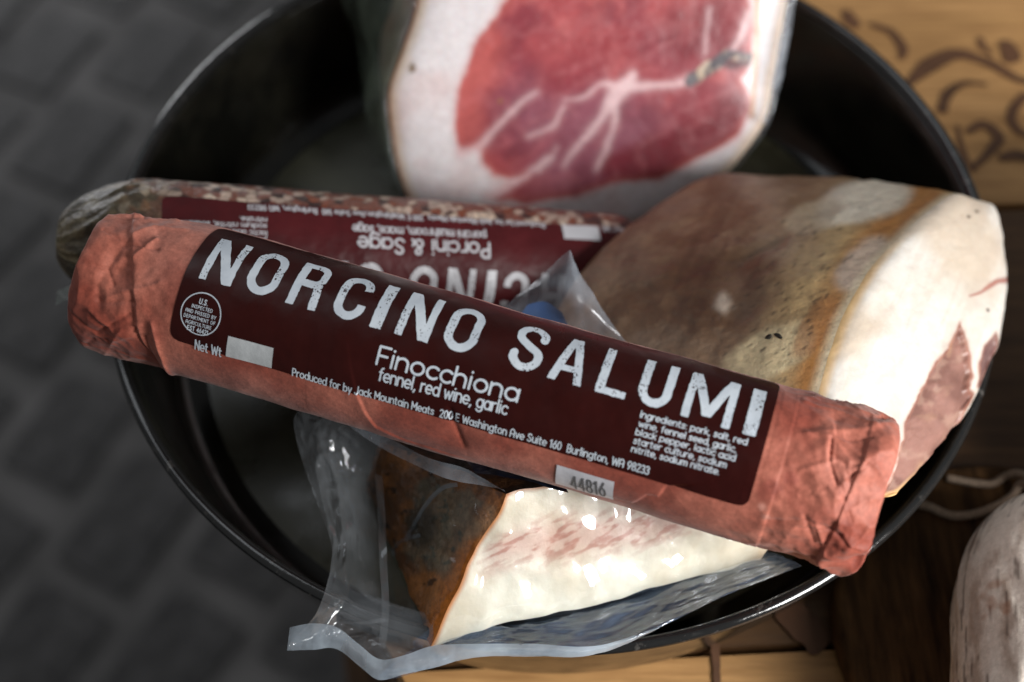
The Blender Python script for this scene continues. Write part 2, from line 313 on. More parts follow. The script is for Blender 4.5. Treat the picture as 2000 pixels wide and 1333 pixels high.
# ------------------------------------------------------------------ lettering: distance fields turned into meshes
def seg(*p): return ('s', p)
def arc(cx, cy, rx, ry, a0, a1):
    a = np.radians(np.linspace(a0, a1, 14)); return ('p', [(cx+rx*math.cos(t), cy+ry*math.sin(t)) for t in a])
def ln(*p): return ('p', list(p))
Xh = .66
def o_(w=.58): return [arc(w/2, Xh/2, w/2, Xh/2, 0, 360)]
G = {   # monoline rounded alphabet: advance, strokes (cap height 1)
'a': (.60, o_()+[ln((.58, Xh), (.58, 0))]), 'b': (.60, o_()+[ln((0, 1), (0, 0))]), 'c': (.50, [arc(.29, Xh/2, .29, Xh/2, 45, 315)]),
'd': (.60, o_()+[ln((.58, 1), (.58, 0))]), 'e': (.58, [arc(.29, Xh/2, .29, Xh/2, 0, 310), ln((0, Xh/2), (.58, Xh/2))]),
'f': (.34, [arc(.30, .78, .18, .22, 90, 180), ln((.12, .78), (.12, 0)), ln((0, Xh), (.30, Xh))]),
'g': (.60, o_()+[ln((.58, Xh), (.58, -.06)), arc(.29, -.06, .29, .26, 0, -150)]),
'h': (.56, [ln((0, 1), (0, 0)), arc(.26, .38, .26, .28, 180, 0), ln((.52, .38), (.52, 0))]),
'i': (.10, [ln((.03, Xh), (.03, 0)), ln((.03, .92), (.03, .93))]), 'k': (.48, [ln((0, 1), (0, 0)), ln((.42, Xh), (0, .28)), ln((.14, .38), (.45, 0))]),
'l': (.10, [ln((.03, 1), (.03, 0))]), 'm': (.86, [ln((0, Xh), (0, 0)), arc(.2, .42, .2, .24, 180, 0), ln((.4, .42), (.4, 0)), arc(.6, .42, .2, .24, 180, 0), ln((.8, .42), (.8, 0))]),
'n': (.56, [ln((0, Xh), (0, 0)), arc(.26, .38, .26, .28, 180, 0), ln((.52, .38), (.52, 0))]), 'o': (.60, o_()),
'p': (.60, o_()+[ln((0, Xh), (0, -.30))]), 'r': (.36, [ln((0, Xh), (0, 0)), arc(.26, .38, .26, .28, 180, 75)]),
's': (.44, [('p', [(.40, .54), (.32, .64), (.20, .66), (.08, .61), (.04, .50), (.10, .40), (.22, .35), (.34, .29), (.40, .18), (.34, .06), (.21, .0), (.08, .02), (.0, .12)])]),
't': (.36, [ln((.12, .90), (.12, .16)), arc(.27, .16, .15, .16, 180, 280), ln((0, Xh), (.30, Xh))]),
'u': (.56, [ln((0, Xh), (0, .28)), arc(.26, .28, .26, .28, 180, 360), ln((.52, Xh), (.52, 0))]), 'v': (.50, [ln((0, Xh), (.24, 0), (.48, Xh))]),
'w': (.78, [ln((0, Xh), (.19, 0), (.38, .58), (.57, 0), (.76, Xh))]), 'x': (.5, [ln((0, Xh), (.46, 0)), ln((0, 0), (.46, Xh))]), 'y': (.50, [ln((0, Xh), (.25, 0)), ln((.50, Xh), (.16, -.28))]),
',': (.14, [ln((.08, .02), (.0, -.18))]), '.': (.10, [ln((.03, .0), (.03, .01))]), ':': (.12, [ln((.04, .0), (.04, .01)), ln((.04, .55), (.04, .56))]), ' ': (.24, []),
'&': (.68, [('p', [(.66, 0), (.16, .64), (.13, .80), (.20, .95), (.33, .98), (.45, .90), (.45, .76), (.34, .62), (.10, .44), (.02, .26), (.08, .08), (.24, 0), (.42, .06), (.56, .22), (.64, .42)])]),
'A': (.66, [ln((0, 0), (0, .62)), arc(.30, .62, .30, .38, 180, 0), ln((.60, .62), (.60, 0)), ln((0, .40), (.60, .40))]),
'B': (.56, [ln((0, 0), (0, 1)), ln((0, 1), (.26, 1)), arc(.26, .76, .22, .24, 90, -90), ln((0, .52), (.28, .52)), arc(.28, .26, .24, .26, 90, -90), ln((0, 0), (.28, 0))]),
'C': (.66, [arc(.36, .5, .36, .5, 50, 310)]), 'D': (.66, [ln((0, 0), (0, 1), (.22, 1)), arc(.22, .5, .40, .5, 90, -90), ln((.22, 0), (0, 0))]),
'E': (.50, [ln((.46, 1), (0, 1), (0, 0), (.46, 0)), ln((0, .52), (.40, .52))]), 'F': (.52, [ln((.50, 1), (0, 1), (0, 0)), ln((0, .50), (.42, .50))]),
'G': (.70, [arc(.36, .5, .36, .5, 50, 340), ln((.70, .38), (.70, .46), (.40, .46))]), 'I': (.10, [ln((.03, 0), (.03, 1))]),
'J': (.46, [ln((.42, 1), (.42, .24)), arc(.21, .24, .21, .24, 0, -170)]), 'L': (.46, [ln((0, 1), (0, 0), (.42, 0))]), 'M': (.76, [ln((0, 0), (0, 1), (.36, .35), (.72, 1), (.72, 0))]),
'N': (.62, [ln((0, 0), (0, 1), (.58, 0), (.58, 1))]), 'O': (.74, [arc(.36, .5, .36, .5, 0, 360)]), 'P': (.54, [ln((0, 0), (0, 1), (.24, 1)), arc(.24, .74, .25, .26, 90, -90), ln((.24, .48), (0, .48))]),
'R': (.58, [ln((0, 0), (0, 1), (.26, 1)), arc(.26, .75, .25, .25, 90, -90), ln((.26, .50), (0, .50)), ln((.24, .50), (.54, 0))]),
'S': (.56, [('p', [(.50, .84), (.42, .96), (.27, 1.0), (.11, .94), (.05, .78), (.12, .62), (.27, .53), (.42, .44), (.50, .26), (.44, .08), (.27, 0), (.10, .04), (.0, .18)])]),
'T': (.56, [ln((0, 1), (.54, 1)), ln((.27, 1), (.27, 0))]), 'U': (.62, [ln((0, 1), (0, .30)), arc(.29, .30, .29, .30, 180, 360), ln((.58, .30), (.58, 1))]),
'V': (.6, [ln((0, 1), (.28, 0), (.56, 1))]), 'W': (.92, [ln((0, 1), (.20, 0), (.45, .85), (.70, 0), (.90, 1))]), 'Y': (.58, [ln((0, 1), (.28, .45), (.56, 1)), ln((.28, .45), (.28, 0))]),
'0': (.52, [arc(.25, .5, .25, .5, 0, 360)]), '1': (.28, [ln((0, .82), (.18, 1), (.18, 0))]), '2': (.50, [arc(.24, .75, .23, .25, 165, -20), ln((.45, .66), (.02, 0), (.48, 0))]),
'3': (.48, [arc(.22, .76, .22, .24, 150, -90), arc(.22, .26, .25, .26, 90, -150)]), '4': (.54, [ln((.40, 0), (.40, 1), (0, .28), (.52, .28))]),
'6': (.52, [arc(.25, .32, .25, .32, 0, 360), ln((.36, 1), (.04, .44))]), '8': (.50, [arc(.24, .75, .20, .25, 0, 360), arc(.24, .26, .25, .26, 0, 360)]),
'9': (.52, [arc(.25, .68, .25, .32, 0, 360), ln((.46, .56), (.14, 0))]),
}
def march(f, X, Y):                                   # iso contour at 0, inside negative -> verts (n,2), quads, tris..
    ins = f < 0
    a, b, c, d = ins[:-1, :-1], ins[1:, :-1], ins[1:, 1:], ins[:-1, 1:]
    full = a & b & c & d; mixd = (a | b | c | d) & ~full
    ny, nx = f.shape
    gx, gy = np.meshgrid(X, Y)
    vid = -np.ones(f.shape, int); need = np.zeros(f.shape, bool)
    need[:-1, :-1] |= full; need[1:, :-1] |= full; need[1:, 1:] |= full; need[:-1, 1:] |= full
    vid[need] = np.arange(need.sum())
    V = [np.stack([gx[need], gy[need]], -1)]; base = len(V[0])
    I, J = np.nonzero(full)
    quads = np.stack([vid[I, J], vid[I, J+1], vid[I+1, J+1], vid[I+1, J]], -1)
    polys = {3: [], 4: [], 5: [], 6: []}; extra = []
    for i, j in zip(*np.nonzero(mixd)):
        cs = [(i, j), (i, j+1), (i+1, j+1), (i+1, j)]; poly = []
        for k in range(4):
            p, q = cs[k], cs[(k+1) % 4]; fp, fq = f[p], f[q]
            if fp < 0: poly.append((X[p[1]], Y[p[0]]))
            if (fp < 0) != (fq < 0):
                t = fp/(fp-fq); poly.append((X[p[1]]*(1-t)+X[q[1]]*t, Y[p[0]]*(1-t)+Y[q[0]]*t))
        if len(poly) < 3: continue
        s = base+len(extra); extra += poly; polys.setdefault(len(poly), []).append(list(range(s, s+len(poly))))
    if extra: V.append(np.array(extra))
    F = ([quads] if len(quads) else [])+[np.array(v) for v in polys.values() if v]
    return np.vstack(V), F
def merge(parts):
    V = []; F = {}; n = 0
    for v, fs in parts:
        V.append(v)
        for f in fs: F.setdefault(f.shape[1], []).append(f+n)
        n += len(v)
    return np.vstack(V), [np.vstack(x) for x in F.values()]
def text_width(t, gap=.16): return sum(G[c][0]+gap for c in t)-gap
def text2d(t, p0, p1, cap, stroke, cell, gap=.16, wsc=None):
    """text from baseline start p0 to end p1 (2-d, metres), cap height cap"""
    p0, p1 = np.array(p0, float), np.array(p1, float); L = np.linalg.norm(p1-p0); ex = (p1-p0)/L; ey = np.array([-ex[1], ex[0]])
    sx = L/text_width(t, gap); x = 0; out = []
    for ch in t:
        adv, strokes = G[ch]
        if strokes:
            pls = [np.array(s[1], float)*[sx, cap] for s in strokes]
            lo = np.min([p.min(0) for p in pls], 0)-stroke; hi = np.max([p.max(0) for p in pls], 0)+stroke
            X = np.arange(lo[0], hi[0]+cell, cell); Y = np.arange(lo[1], hi[1]+cell, cell)
            g = np.stack(np.meshgrid(X, Y), -1); f = np.full(g.shape[:2], 1e9)
            for p in pls: f = np.minimum(f, dline(g, p)-stroke/2)
            v, F = march(f, X, Y)
            v = p0+np.outer(v[:, 0]+x*sx, ex)+np.outer(v[:, 1], ey); out.append((v, F))
        x += adv+gap
    return merge(out)
def sdbox(g, cx, cy, hx, hy, r):
    q = np.abs(g-[cx, cy])-[hx-r, hy-r]
    return np.linalg.norm(np.maximum(q, 0), axis=-1)+np.minimum(q.max(-1), 0)-r
def bar(g, a, b, wd, flat=True):                      # flat ended stroke
    a, b = np.array(a), np.array(b); e = b-a; L = np.linalg.norm(e); e = e/L; c = (a+b)/2
    q = np.stack([np.abs((g-c)@e)-L/2, np.abs((g-c)@np.array([-e[1], e[0]]))-wd/2], -1)
    return np.linalg.norm(np.maximum(q, 0), axis=-1)+np.minimum(q.max(-1), 0)
def title_sdf(ch, g, w, h):                           # condensed poster capital in a w x h box
    k = .0020 if w > .004 else w
    if ch == 'I': return sdbox(g, w/2, h/2, w/2, h/2, .0002)
    if ch == 'O': return np.abs(sdbox(g, w/2, h/2, w/2-k/2, h/2-k/2, w*.40))-k/2
    if ch == 'C':
        f = np.abs(sdbox(g, w/2, h/2, w/2-k/2, h/2-k/2, w*.40))-k/2
        return np.maximum(f, -sdbox(g, w*.82, h*.5, w*.32, h*.17, .0001))
    if ch == 'U':
        f = np.abs(sdbox(g, w/2, h*.75, w/2-k/2, h*.75-k/2, w*.42))-k/2
        return np.maximum(f, g[..., 1]-h)
    if ch == 'N': return np.minimum(np.minimum(bar(g, (k*.45, 0), (k*.45, h), k*.9), bar(g, (w-k*.45, 0), (w-k*.45, h), k*.9)), np.maximum(bar(g, (k*.55, h*1.02), (w-k*.55, -h*.02), k*1.15), np.maximum(g[..., 1]-h, -g[..., 1])))
    if ch == 'M':
        f = np.minimum(bar(g, (k*.45, 0), (k*.45, h), k*.9), bar(g, (w-k*.45, 0), (w-k*.45, h), k*.9))
        d = np.minimum(bar(g, (k*.5, h*1.05), (w*.5, h*.10), k*1.0), bar(g, (w-k*.5, h*1.05), (w*.5, h*.10), k*1.0))
        return np.minimum(f, np.maximum(d, np.maximum(g[..., 1]-h, h*.10-g[..., 1])))
    if ch == 'L': return np.minimum(bar(g, (k/2, 0), (k/2, h), k), bar(g, (0, k*.42), (w, k*.42), k*.84))
    if ch == 'A':
        f = np.minimum(bar(g, (k*.42, -.0002), (w*.46, h), k*.9), bar(g, (w-k*.42, -.0002), (w*.54, h), k*.9))
        f = np.minimum(f, bar(g, (w*.2, h*.27), (w*.8, h*.27), k*.72)); return np.maximum(np.maximum(f, -g[..., 1]), g[..., 1]-h)
    if ch == 'R':
        bowl = np.abs(sdbox(g, w*.35, h*.72, w*.62-k/2, h*.28-k*.42, w*.26))-k*.44
        bowl = np.maximum(bowl, .0004-g[..., 0]); stem = bar(g, (k/2, 0), (k/2, h), k)
        leg = np.minimum(bar(g, (w-k*.50, 0), (w-k*.80, h*.50), k*.95), bar(g, (k*.6, h*.47), (w*.72, h*.46), k*.75))
        return np.minimum(np.minimum(bowl, stem), leg)
    if ch == 'S':
        p = smooth_poly([(w-k*.45, h*.70), (w-k*.55, h*.82), (w*.62, h-k*.5), (w*.36, h-k*.52), (k*.55, h*.80), (k*.75, h*.62), (w*.5, h*.5), (w-k*.72, h*.38), (w-k*.52, h*.20), (w*.62, k*.5), (w*.36, k*.5), (k*.55, h*.18), (k*.45, h*.30)], 60)
        return dline(g, p)-k*.48
def title2d(ch, c0, ex, ey, w, h, seed):
    cell = .00016; r = np.random.default_rng(seed)
    X = np.arange(-.0006, w+.0006, cell); Y = np.arange(-.0006, h+.0006, cell)
    g = np.stack(np.meshgrid(X, Y), -1)
    gw = g+.00016*np.stack([n2(g[..., 0], g[..., 1], 700, 2, seed)-.5, n2(g[..., 0], g[..., 1], 700, 2, seed+50)-.5], -1)*2
    f = title_sdf(ch, gw, w, h)-.00008
    inside = np.argwhere(f < -.0003)
    for cl in range(4):                               # worn specks in clusters
        c = inside[r.integers(len(inside))]; c = np.array([X[c[1]], Y[c[0]]])
        for _ in range(r.integers(9, 18)):
            p = c+r.normal(0, 1, 2)*[.0006, .0012]; q = (g-p); a = r.uniform(0, 3); rad = r.uniform(.00010, .00026)
            qq = np.stack([q[..., 0]*math.cos(a)+q[..., 1]*math.sin(a), (q[..., 1]*math.cos(a)-q[..., 0]*math.sin(a))*1.6], -1)
            f = np.maximum(f, rad-np.linalg.norm(qq, axis=-1))
    for _ in range(8):
        c = inside[r.integers(len(inside))]; p = np.array([X[c[1]], Y[c[0]]])
        f = np.maximum(f, r.uniform(.00006, .00012)-np.linalg.norm(g-p, axis=-1))
    v, F = march(f, X, Y)
    return np.array(c0)+np.outer(v[:, 0], ex)+np.outer(v[:, 1], ey), F
# ------------------------------------------------------------------ tube frame shared by both salamis
class Tube:
    def __init__(s, A, B, R):
        s.A, s.B, s.R = A, B, R; s.L = np.linalg.norm(B-A); s.a = (B-A)/s.L
        e = CAM-(A+B)/2; e = e-(e@s.a)*s.a; s.e1 = norm(e); s.e2 = np.cross(s.a, s.e1)
        if proj(((A+B)/2+s.e2*.01)[None])[0, 1] < proj(((A+B)/2)[None])[0, 1]: s.e2 = -s.e2
        s.disp = lambda S_, T: np.zeros_like(S_)
    def uv(s, x, y):                                  # photo pixel -> (along axis, arc length from the line facing us)
        d = rays((x, y)); o = CAM-s.A
        dp = d-(d@s.a)*s.a; op = o-(o@s.a)*s.a
        a, b, c = dp@dp, 2*dp@op, op@op-s.R**2; q = b*b-4*a*c
        t = (-b-math.sqrt(max(q, 0)))/(2*a); P = o+t*d
        return np.array([P@s.a, math.atan2(P@s.e2, P@s.e1)*s.R])
    def pos(s, S_, V, off=0):
        S_, V = np.asarray(S_, float), np.asarray(V, float); th = V/s.R; r = s.R+s.disp(S_, V)+off
        return s.A+S_[..., None]*s.a+(r*np.cos(th))[..., None]*s.e1+(r*np.sin(th))[..., None]*s.e2
S1 = Tube(pix(200, 534, .098), pix(1717, 971, .096), .0206)
S2 = Tube(pix(150, 472, .0745), pix(1225, 540, .0275), .0203)
# ---- label layout read off the front salami (u along, v around; v grows towards the bottom of the print)
U = S1.uv
def layout(tube_uv=U):
    D = {}
    c = [U(424, 452), U(1528, 748), U(1457, 984), U(330, 668)]
    D['box'] = (np.mean([c[0][0], c[3][0]]), np.mean([c[1][0], c[2][0]]), np.mean([c[0][1], c[1][1]]), np.mean([c[2][1], c[3][1]]))
    rows = [('N', (404, 512), (467, 525)), ('O', (487, 537), (549, 548)), ('R', (574, 557), (631, 573)), ('C', (658, 583), (719, 592)), ('I', (737, 602), (759, 606)),
            ('N', (787, 613), (851, 629)), ('O', (873, 641), (938, 653)), ('S', (1003, 672), (1063, 690)), ('A', (1083, 698), (1148, 712)), ('L', (1176, 720), (1232, 737)),
            ('U', (1254, 738), (1318, 752)), ('M', (1343, 765), (1437, 789)), ('I', (1463, 799), (1488, 804))]
    vb = np.mean([U(383, 551)[1], U(767, 650)[1], U(1161, 761)[1], U(1452, 842)[1]])
    vt = np.mean([U(425, 473)[1], U(806, 575)[1], U(1191, 680)[1], U(1475, 756)[1]])
    D['title'] = [(ch, U(*a)[0], U(*b)[0]) for ch, a, b in rows]; D['vb'], D['vt'] = vb, vt
    return D
D = layout()
def text_uv(t, pa, pb, cap_px_ratio, bold=.15, cell=.00008, gap=.16):
    a, b = U(*pa), U(*pb); return ('t', t, a, b, cap_px_ratio, bold, cell, gap)
MM = .001
small = [
 ('Finocchiona', (736, 711), (1010, 785), 35, .14, .00012, .14),
 ('fennel, red wine, garlic', (740, 742), (989, 810), 24, .145, .00009, .14),
 ('Produced for by Jack Mountain Meats  200 E Washington Ave Suite 160  Burlington, WA 98233', (572, 733), (1266, 927), 14.5, .15, .00007, .17),
 ('Net Wt', (382, 681), (433, 696), 17, .14, .00007, .17),
 ('Ingredients: pork, salt, red', (1250, 815), (1458, 870), 12.5, .17, .00007, .15),
 ('wine, fennel seed, garlic,', (1247, 833), (1437, 884), 12.5, .17, .00007, .15),
 ('black pepper, lactic acid', (1241, 849), (1435, 901), 12.5, .17, .00007, .15),
 ('starter culture, sodium', (1237, 866), (1418, 914), 12.5, .17, .00007, .15),
 ('nitrite, sodium nitrate.', (1233, 882), (1404, 927), 12.5, .17, .00007, .15)]
stamp_c = U(393, 614); stamp_r = np.linalg.norm(U(432, 620)-U(354, 608))/2
stamp = [('U.S.', -.55, .42, 2.3, .16), ('INSPECTED', -.26, 1.05, 1.5, .15), ('AND PASSED BY', .0, 1.55, 1.5, .15), ('DEPARTMENT OF', .26, 1.60, 1.5, .15), ('AGRICULTURE', .52, 1.30, 1.5, .15), ('EST 46421', .80, 1.05, 2.0, .17)]
def vflip(p): return (p[0], -p[1])                    # arc direction up for lettering
def title_meshes():
    out = []; h = D['vb']-D['vt']
    for k, (ch, a, b) in enumerate(D['title']):
        out.append(title2d(ch, (a, -D['vb']), np.array([1.0, 0]), np.array([0, 1.0]), b-a, h, 30+k))
    return merge(out)
TITLE = title_meshes()
def text_meshes(items):
    out = []
    for t, a, b, cap, bold, cell, gap in items:
        (xa, ya), (xb, yb) = a, b; e = np.array([yb-ya, xa-xb])/math.hypot(xb-xa, yb-ya); mid = np.array([(xa+xb)/2, (ya+yb)/2])
        cap = abs(U(*mid)[1]-U(*(mid+e*cap))[1]); a, b = U(*a), U(*b)
        out.append(text2d(t, vflip(a), vflip(b), cap, cap*bold, cell, gap))
    return merge(out)
def stamp_meshes():
    out = []; c = np.array(vflip(stamp_c)); R = stamp_r
    for t, dy, wd, cap, bold in stamp:
        cap = cap*R/8.6
        y = c[1]-dy*R-cap*.35; out.append(text2d(t, (c[0]-wd*R/2, y), (c[0]+wd*R/2, y), cap*.9, cap*bold, .00006, .26))
    n = 90; t = np.linspace(0, 2*np.pi, n, endpoint=False)
    v = np.vstack([c+np.stack([np.cos(t), np.sin(t)], -1)*r for r in (R*.965, R*1.02)])
    out.append((v, [grid_faces(2, n, cb=True)])); return merge(out)
STAMP = stamp_meshes()
def rbox2d(u0, u1, v0, v1, r, nu, nv):                # rounded rectangle as a grid
    a = np.linspace(u0, u1, nu); b = np.linspace(v0, v1, nv); A, B = np.meshgrid(a, b, indexing='ij')
    dy = np.minimum(B-v0, v1-B); inset = np.where(dy < r, r-np.sqrt(np.maximum(r*r-(r-dy)**2, 0)), 0)
    t = (A-u0)/(u1-u0); A = (u0+inset)+t*(u1-u0-2*inset)
    return A, B
# ------------------------------------------------------------------ front salami in paper
creases = []   # (kind, pts(px), height m, width m)
def cr(kind, pts, h, wd, fall=.004): creases.append((kind, np.array([S1.uv(*p) for p in pts]), h*MM, wd*MM, fall))
# right end
cr('ridge', [(1555, 848), (1640, 842), (1700, 838), (1750, 822)], .5, .9)
cr('valley', [(1625, 858), (1622, 900), (1636, 945)], 1.3, .55)
cr('step', [(1630, 860), (1628, 905), (1642, 942), (1662, 934)], .8, .2, .006)
cr('valley', [(1655, 925), (1662, 938), (1668, 930)], .8, .5)
cr('ridge', [(1632, 862), (1660, 900), (1655, 925)], .5, .7)
cr('step', [(1690, 880), (1668, 960), (1640, 1015), (1585, 1100)], -.75, .18, .012)
cr('ridge', [(1672, 1000), (1716, 985), (1745, 978)], .4, .6)
cr('valley', [(1720, 815), (1735, 800), (1745, 795)], 1.4, .7)
cr('dent', [(1640, 1050)], -1.9, 3.4); cr('dent', [(1700, 900)], .8, 5); cr('dent', [(1560, 905)], -.6, 4.5); cr('dent', [(1668, 1110)], -2.2, 2.4)
cr('ridge', [(1650, 1075), (1690, 1060), (1712, 1040)], .9, 1.0)
cr('ridge', [(1600, 1095), (1640, 1125), (1690, 1120)], .8, .9)
cr('ridge', [(1540, 905), (1600, 930), (1650, 985)], .35, .8)
cr('step', [(1208, 978), (1235, 985), (1262, 968), (1285, 972), (1300, 950), (1332, 948)], -.45, .12, .006)
# long wrap edge along the bottom, lifted bits
cr('step', [(700, 770), (712, 800), (735, 832), (790, 858), (860, 880)], .45, .15, .006)
cr('valley', [(880, 800), (890, 835), (905, 870)], .45, .8); cr('dent', [(890, 850)], -.5, 3)
# left end
cr('step', [(258, 436), (256, 500), (258, 560), (262, 610), (272, 660), (300, 700), (332, 732)], -.85, .15, .009)
cr('ridge', [(258, 502), (285, 482), (306, 466)], .8, .5); cr('ridge', [(258, 567), (290, 560), (312, 552)], .5, .45)
cr('ridge', [(200, 588), (225, 575), (254, 566)], .6, .6); cr('valley', [(190, 592), (230, 588), (256, 592)], .9, .9)
cr('ridge', [(296, 632), (306, 668), (318, 700), (336, 736)], .8, .7); cr('valley', [(282, 660), (300, 700), (318, 735)], .8, .7)
cr('valley', [(190, 590), (186, 560), (220, 500), (245, 470)], .6, 1.2); cr('ridge', [(205, 690), (225, 660), (250, 650)], .5, 1.2)
cr('dent', [(222, 540)], -1.2, 3.5); cr('dent', [(300, 580)], -.5, 3.5); cr('dent', [(200, 640)], .6, 4); cr('ridge', [(240, 470), (300, 442), (360, 450)], .5, .8)
rc = np.random.default_rng(21)
for side in (0, 1):                                   # random small folds running in from both ends
    for k in range(16):
        s0 = rc.uniform(.001, .010); th = rc.uniform(-1.6, 1.9)*S1.R; L = rc.uniform(.006, .018)
        p = np.array([[s0, th], [s0+L*.5, th+rc.normal(0, .0025)], [s0+L, th+rc.normal(0, .004)]])
        if side: p[:, 0] = S1.L-p[:, 0]
        creases.append((['ridge', 'valley'][k % 2], p, rc.uniform(.3, .7)*MM, rc.uniform(.35, .7)*MM, .004))
def paper_disp(S_, V):
    g = np.stack([S_, V], -1); d = np.zeros_like(S_)
    d += .0011*(n2(S_, V, 22, 2, 3)-.5)+.0006*(n2(S_, V, 70, 3, 5)-.5)
    ends = np.maximum(1-sstep(.010, .034, S_), sstep(S1.L-.040, S1.L-.012, S_))
    wpx = .004*(n2(S_, V, 90, 2, 31)-.5); wpy = .004*(n2(S_, V, 90, 2, 32)-.5)
    fa1, fe1, _ = worley((S_+wpx)*105+V*20, (V+wpy)*105, 33); fa2, fe2, _ = worley((S_+wpx)*260, (V+wpy)*260-S_*90, 34)
    d += (.00022+.0013*ends)*(fa1-.45)+(.00007+.00045*ends)*(fa2-.45)
    for kind, p, h, wd, fall in creases:
        lo = p.min(0)-.014; hi = p.max(0)+.014
        m = (S_ > lo[0]) & (S_ < hi[0]) & (V > lo[1]) & (V < hi[1])
        if not m.any(): continue
        q = g[m]
        if kind == 'dent': d[m] += h*np.exp(-((q-p[0])**2).sum(-1)/(2*wd*wd)); continue
        ds = dline(q, p)
        if kind == 'ridge': d[m] += h*np.exp(-ds/wd)
        elif kind == 'valley': d[m] -= h*np.exp(-(ds/wd)**1.5)
        else:
            best = np.full(len(q), 1e9); sgn = np.zeros(len(q)); endf = np.ones(len(q))
            for a, b in zip(p[:-1], p[1:]):
                e = b-a; wv = q-a; t = np.clip((wv@e)/(e@e), 0, 1); dd = np.linalg.norm(wv-t[:, None]*e, axis=-1)
                k = dd < best; best = np.where(k, dd, best); sgn = np.where(k, (e[0]*wv[:, 1]-e[1]*wv[:, 0])/np.linalg.norm(e), sgn)
            d[m] += h*(.5+.5*np.tanh(sgn/wd))*np.exp(-best/fall)
    return d
S1.disp = paper_disp
sal1 = thing('wrapped_salami', 'salami wrapped in terracotta paper with dark maroon label, lying across the pan', 'salami', tuple(S1.A*.5+S1.B*.5-np.array([0, 0, S1.R])))
def tube_grid(T, ns, nt, capn=7):
    """grid along the tube incl. rounded blunt ends; returns positions, s, v"""
    bev = .0045
    s = np.concatenate([np.zeros(capn), np.linspace(0, T.L, ns), np.full(capn, T.L)])
    k = np.concatenate([np.linspace(.03, .93, capn), np.ones(ns), np.linspace(.93, .03, capn)])
    th = np.linspace(-np.pi, np.pi, nt, endpoint=False)
    return s, k, th
s, k, th = tube_grid(S1, 620, 300)
SS, TT = np.meshgrid(s, th, indexing='ij'); VV = TT*S1.R
dd = paper_disp(SS, VV); rr = np.full_like(SS, S1.R)
ed = np.minimum(SS, S1.L-SS); sh = np.where(ed < .005, (1-(1-ed/.005)**2), 1.0)
rr = rr*(0.86+.14*np.sqrt(np.maximum(sh, 0)))*k[:, None]
P = np.stack([SS, rr*np.sin(TT), rr*np.cos(TT)], -1)      # (s, down, out)
capin = (k < 1)[:, None]; inward = np.where(capin, .0016*(1-k[:, None])*(.4+ridged(np.stack([TT*2.2, 0*TT, SS*0], -1), 2, 3)), 0)
P[..., 0] += np.where(SS < S1.L/2, inward, -inward)
def clip(P, n, d, soft=.96):
    n = np.array(n, float); n /= np.linalg.norm(n); e = np.maximum(P@n-d, 0); return P-(e*soft)[..., None]*n
P = clip(P, (-.211, -.977, .0), .01475); P = clip(P, (-.962, -.273, .0), .0016); P = clip(P, (-.6, .25, .76), .0140); P = clip(P, (-.95, -.1, .3), .0042)
Q = P-[S1.L, 0, 0]
Q = clip(Q, (.75, -.35, .55), .0135); Q = clip(Q, (.70, .45, .50), .0150); Q = clip(Q, (.8, -.6, 0), .0135); Q = clip(Q, (.3, .75, .6), .0180)
Q = clip(Q, (.46, .10, .88), .0128); Q = clip(Q, (.62, -.62, .48), .0142); Q = clip(Q, (.55, .70, .45), .0150)
P = Q+[S1.L, 0, 0]
rad_ = np.stack([0*TT, np.sin(TT), np.cos(TT)], -1); P = P+rad_*(dd*k[:, None]*(1-.35*(1-sstep(.0, .02, SS))))[..., None]
W = S1.A+P[..., 0:1]*S1.a+P[..., 1:2]*S1.e2+P[..., 2:3]*S1.e1
pc = mix(lin(172, 100, 82), lin(142, 68, 52), sstep(.42, .66, n2(SS, VV, 60, 4, 11)))
pc = mix(pc, lin(188, 122, 106), .6*sstep(.55, .75, n2(SS, VV, 34, 3, 15)))
fib = fbm(np.stack([SS*420+VV*300, VV*1500-SS*800, 0*SS], -1), 3, 19)
pc = pc*(.9+.22*fib)[..., None]
for q, r_, a in [((1500, 960), .004, .45), ((1545, 935), .0028, .5), ((760, 850), .003, .4), ((540, 760), .003, .35), ((1610, 1010), .004, .3), ((300, 640), .006, .25)]:   # grease spots
    cc = S1.uv(*q); dq = np.hypot(SS-cc[0], VV-cc[1])*(.8+.5*n2(SS, VV, 400, 2, 3)); pc = mix(pc, lin(120, 42, 32), a*(1-sstep(r_*.4, r_, dq)))
for q in [(1488, 990), (1496, 1010)]:
    cc = S1.uv(*q); dq = np.hypot(SS-cc[0], VV-cc[1])*(.7+.7*n2(SS, VV, 1500, 2, 9)); pc = mix(pc, lin(222, 170, 155), .4*(1-sstep(.0003, .0016, dq)))
paper = mk('paper_wrap', W, grid_faces(len(s), len(th), cb=True), M['paper'], sal1, col=pc)
def drape(name, tube, v2, F, mat, parent, off):       # 2-d print (u, up) laid on the tube
    return mk(name, tube.pos(v2[:, 0], -v2[:, 1], off), F, mat, parent)
u0, u1, v0, v1 = D['box']
A_, B_ = rbox2d(u0, u1, v0, v1, .0026, 420, 110)
lab1 = mk('label', S1.pos(A_, B_, .00012+0*A_), grid_faces(420, 110), M['label'], sal1)
drape('title_lettering', S1, *TITLE, M['ink'], lab1, .00020)
SM = text_meshes(small)
drape('small_lettering', S1, *SM, M['ink'], lab1, .00020)
drape('inspection_stamp', S1, *STAMP, M['ink'], lab1, .00020)
def quad_uv(cs, n=14, m=8):
    cs = np.array(cs); a = np.linspace(0, 1, n)[:, None, None]; b = np.linspace(0, 1, m)[None, :, None]
    g = (cs[0]*(1-a)+cs[1]*a)*(1-b)+(cs[3]*(1-a)+cs[2]*a)*b; return g
PANEL = quad_uv([U(447, 656), U(535, 680), U(531, 719), U(442, 695)])
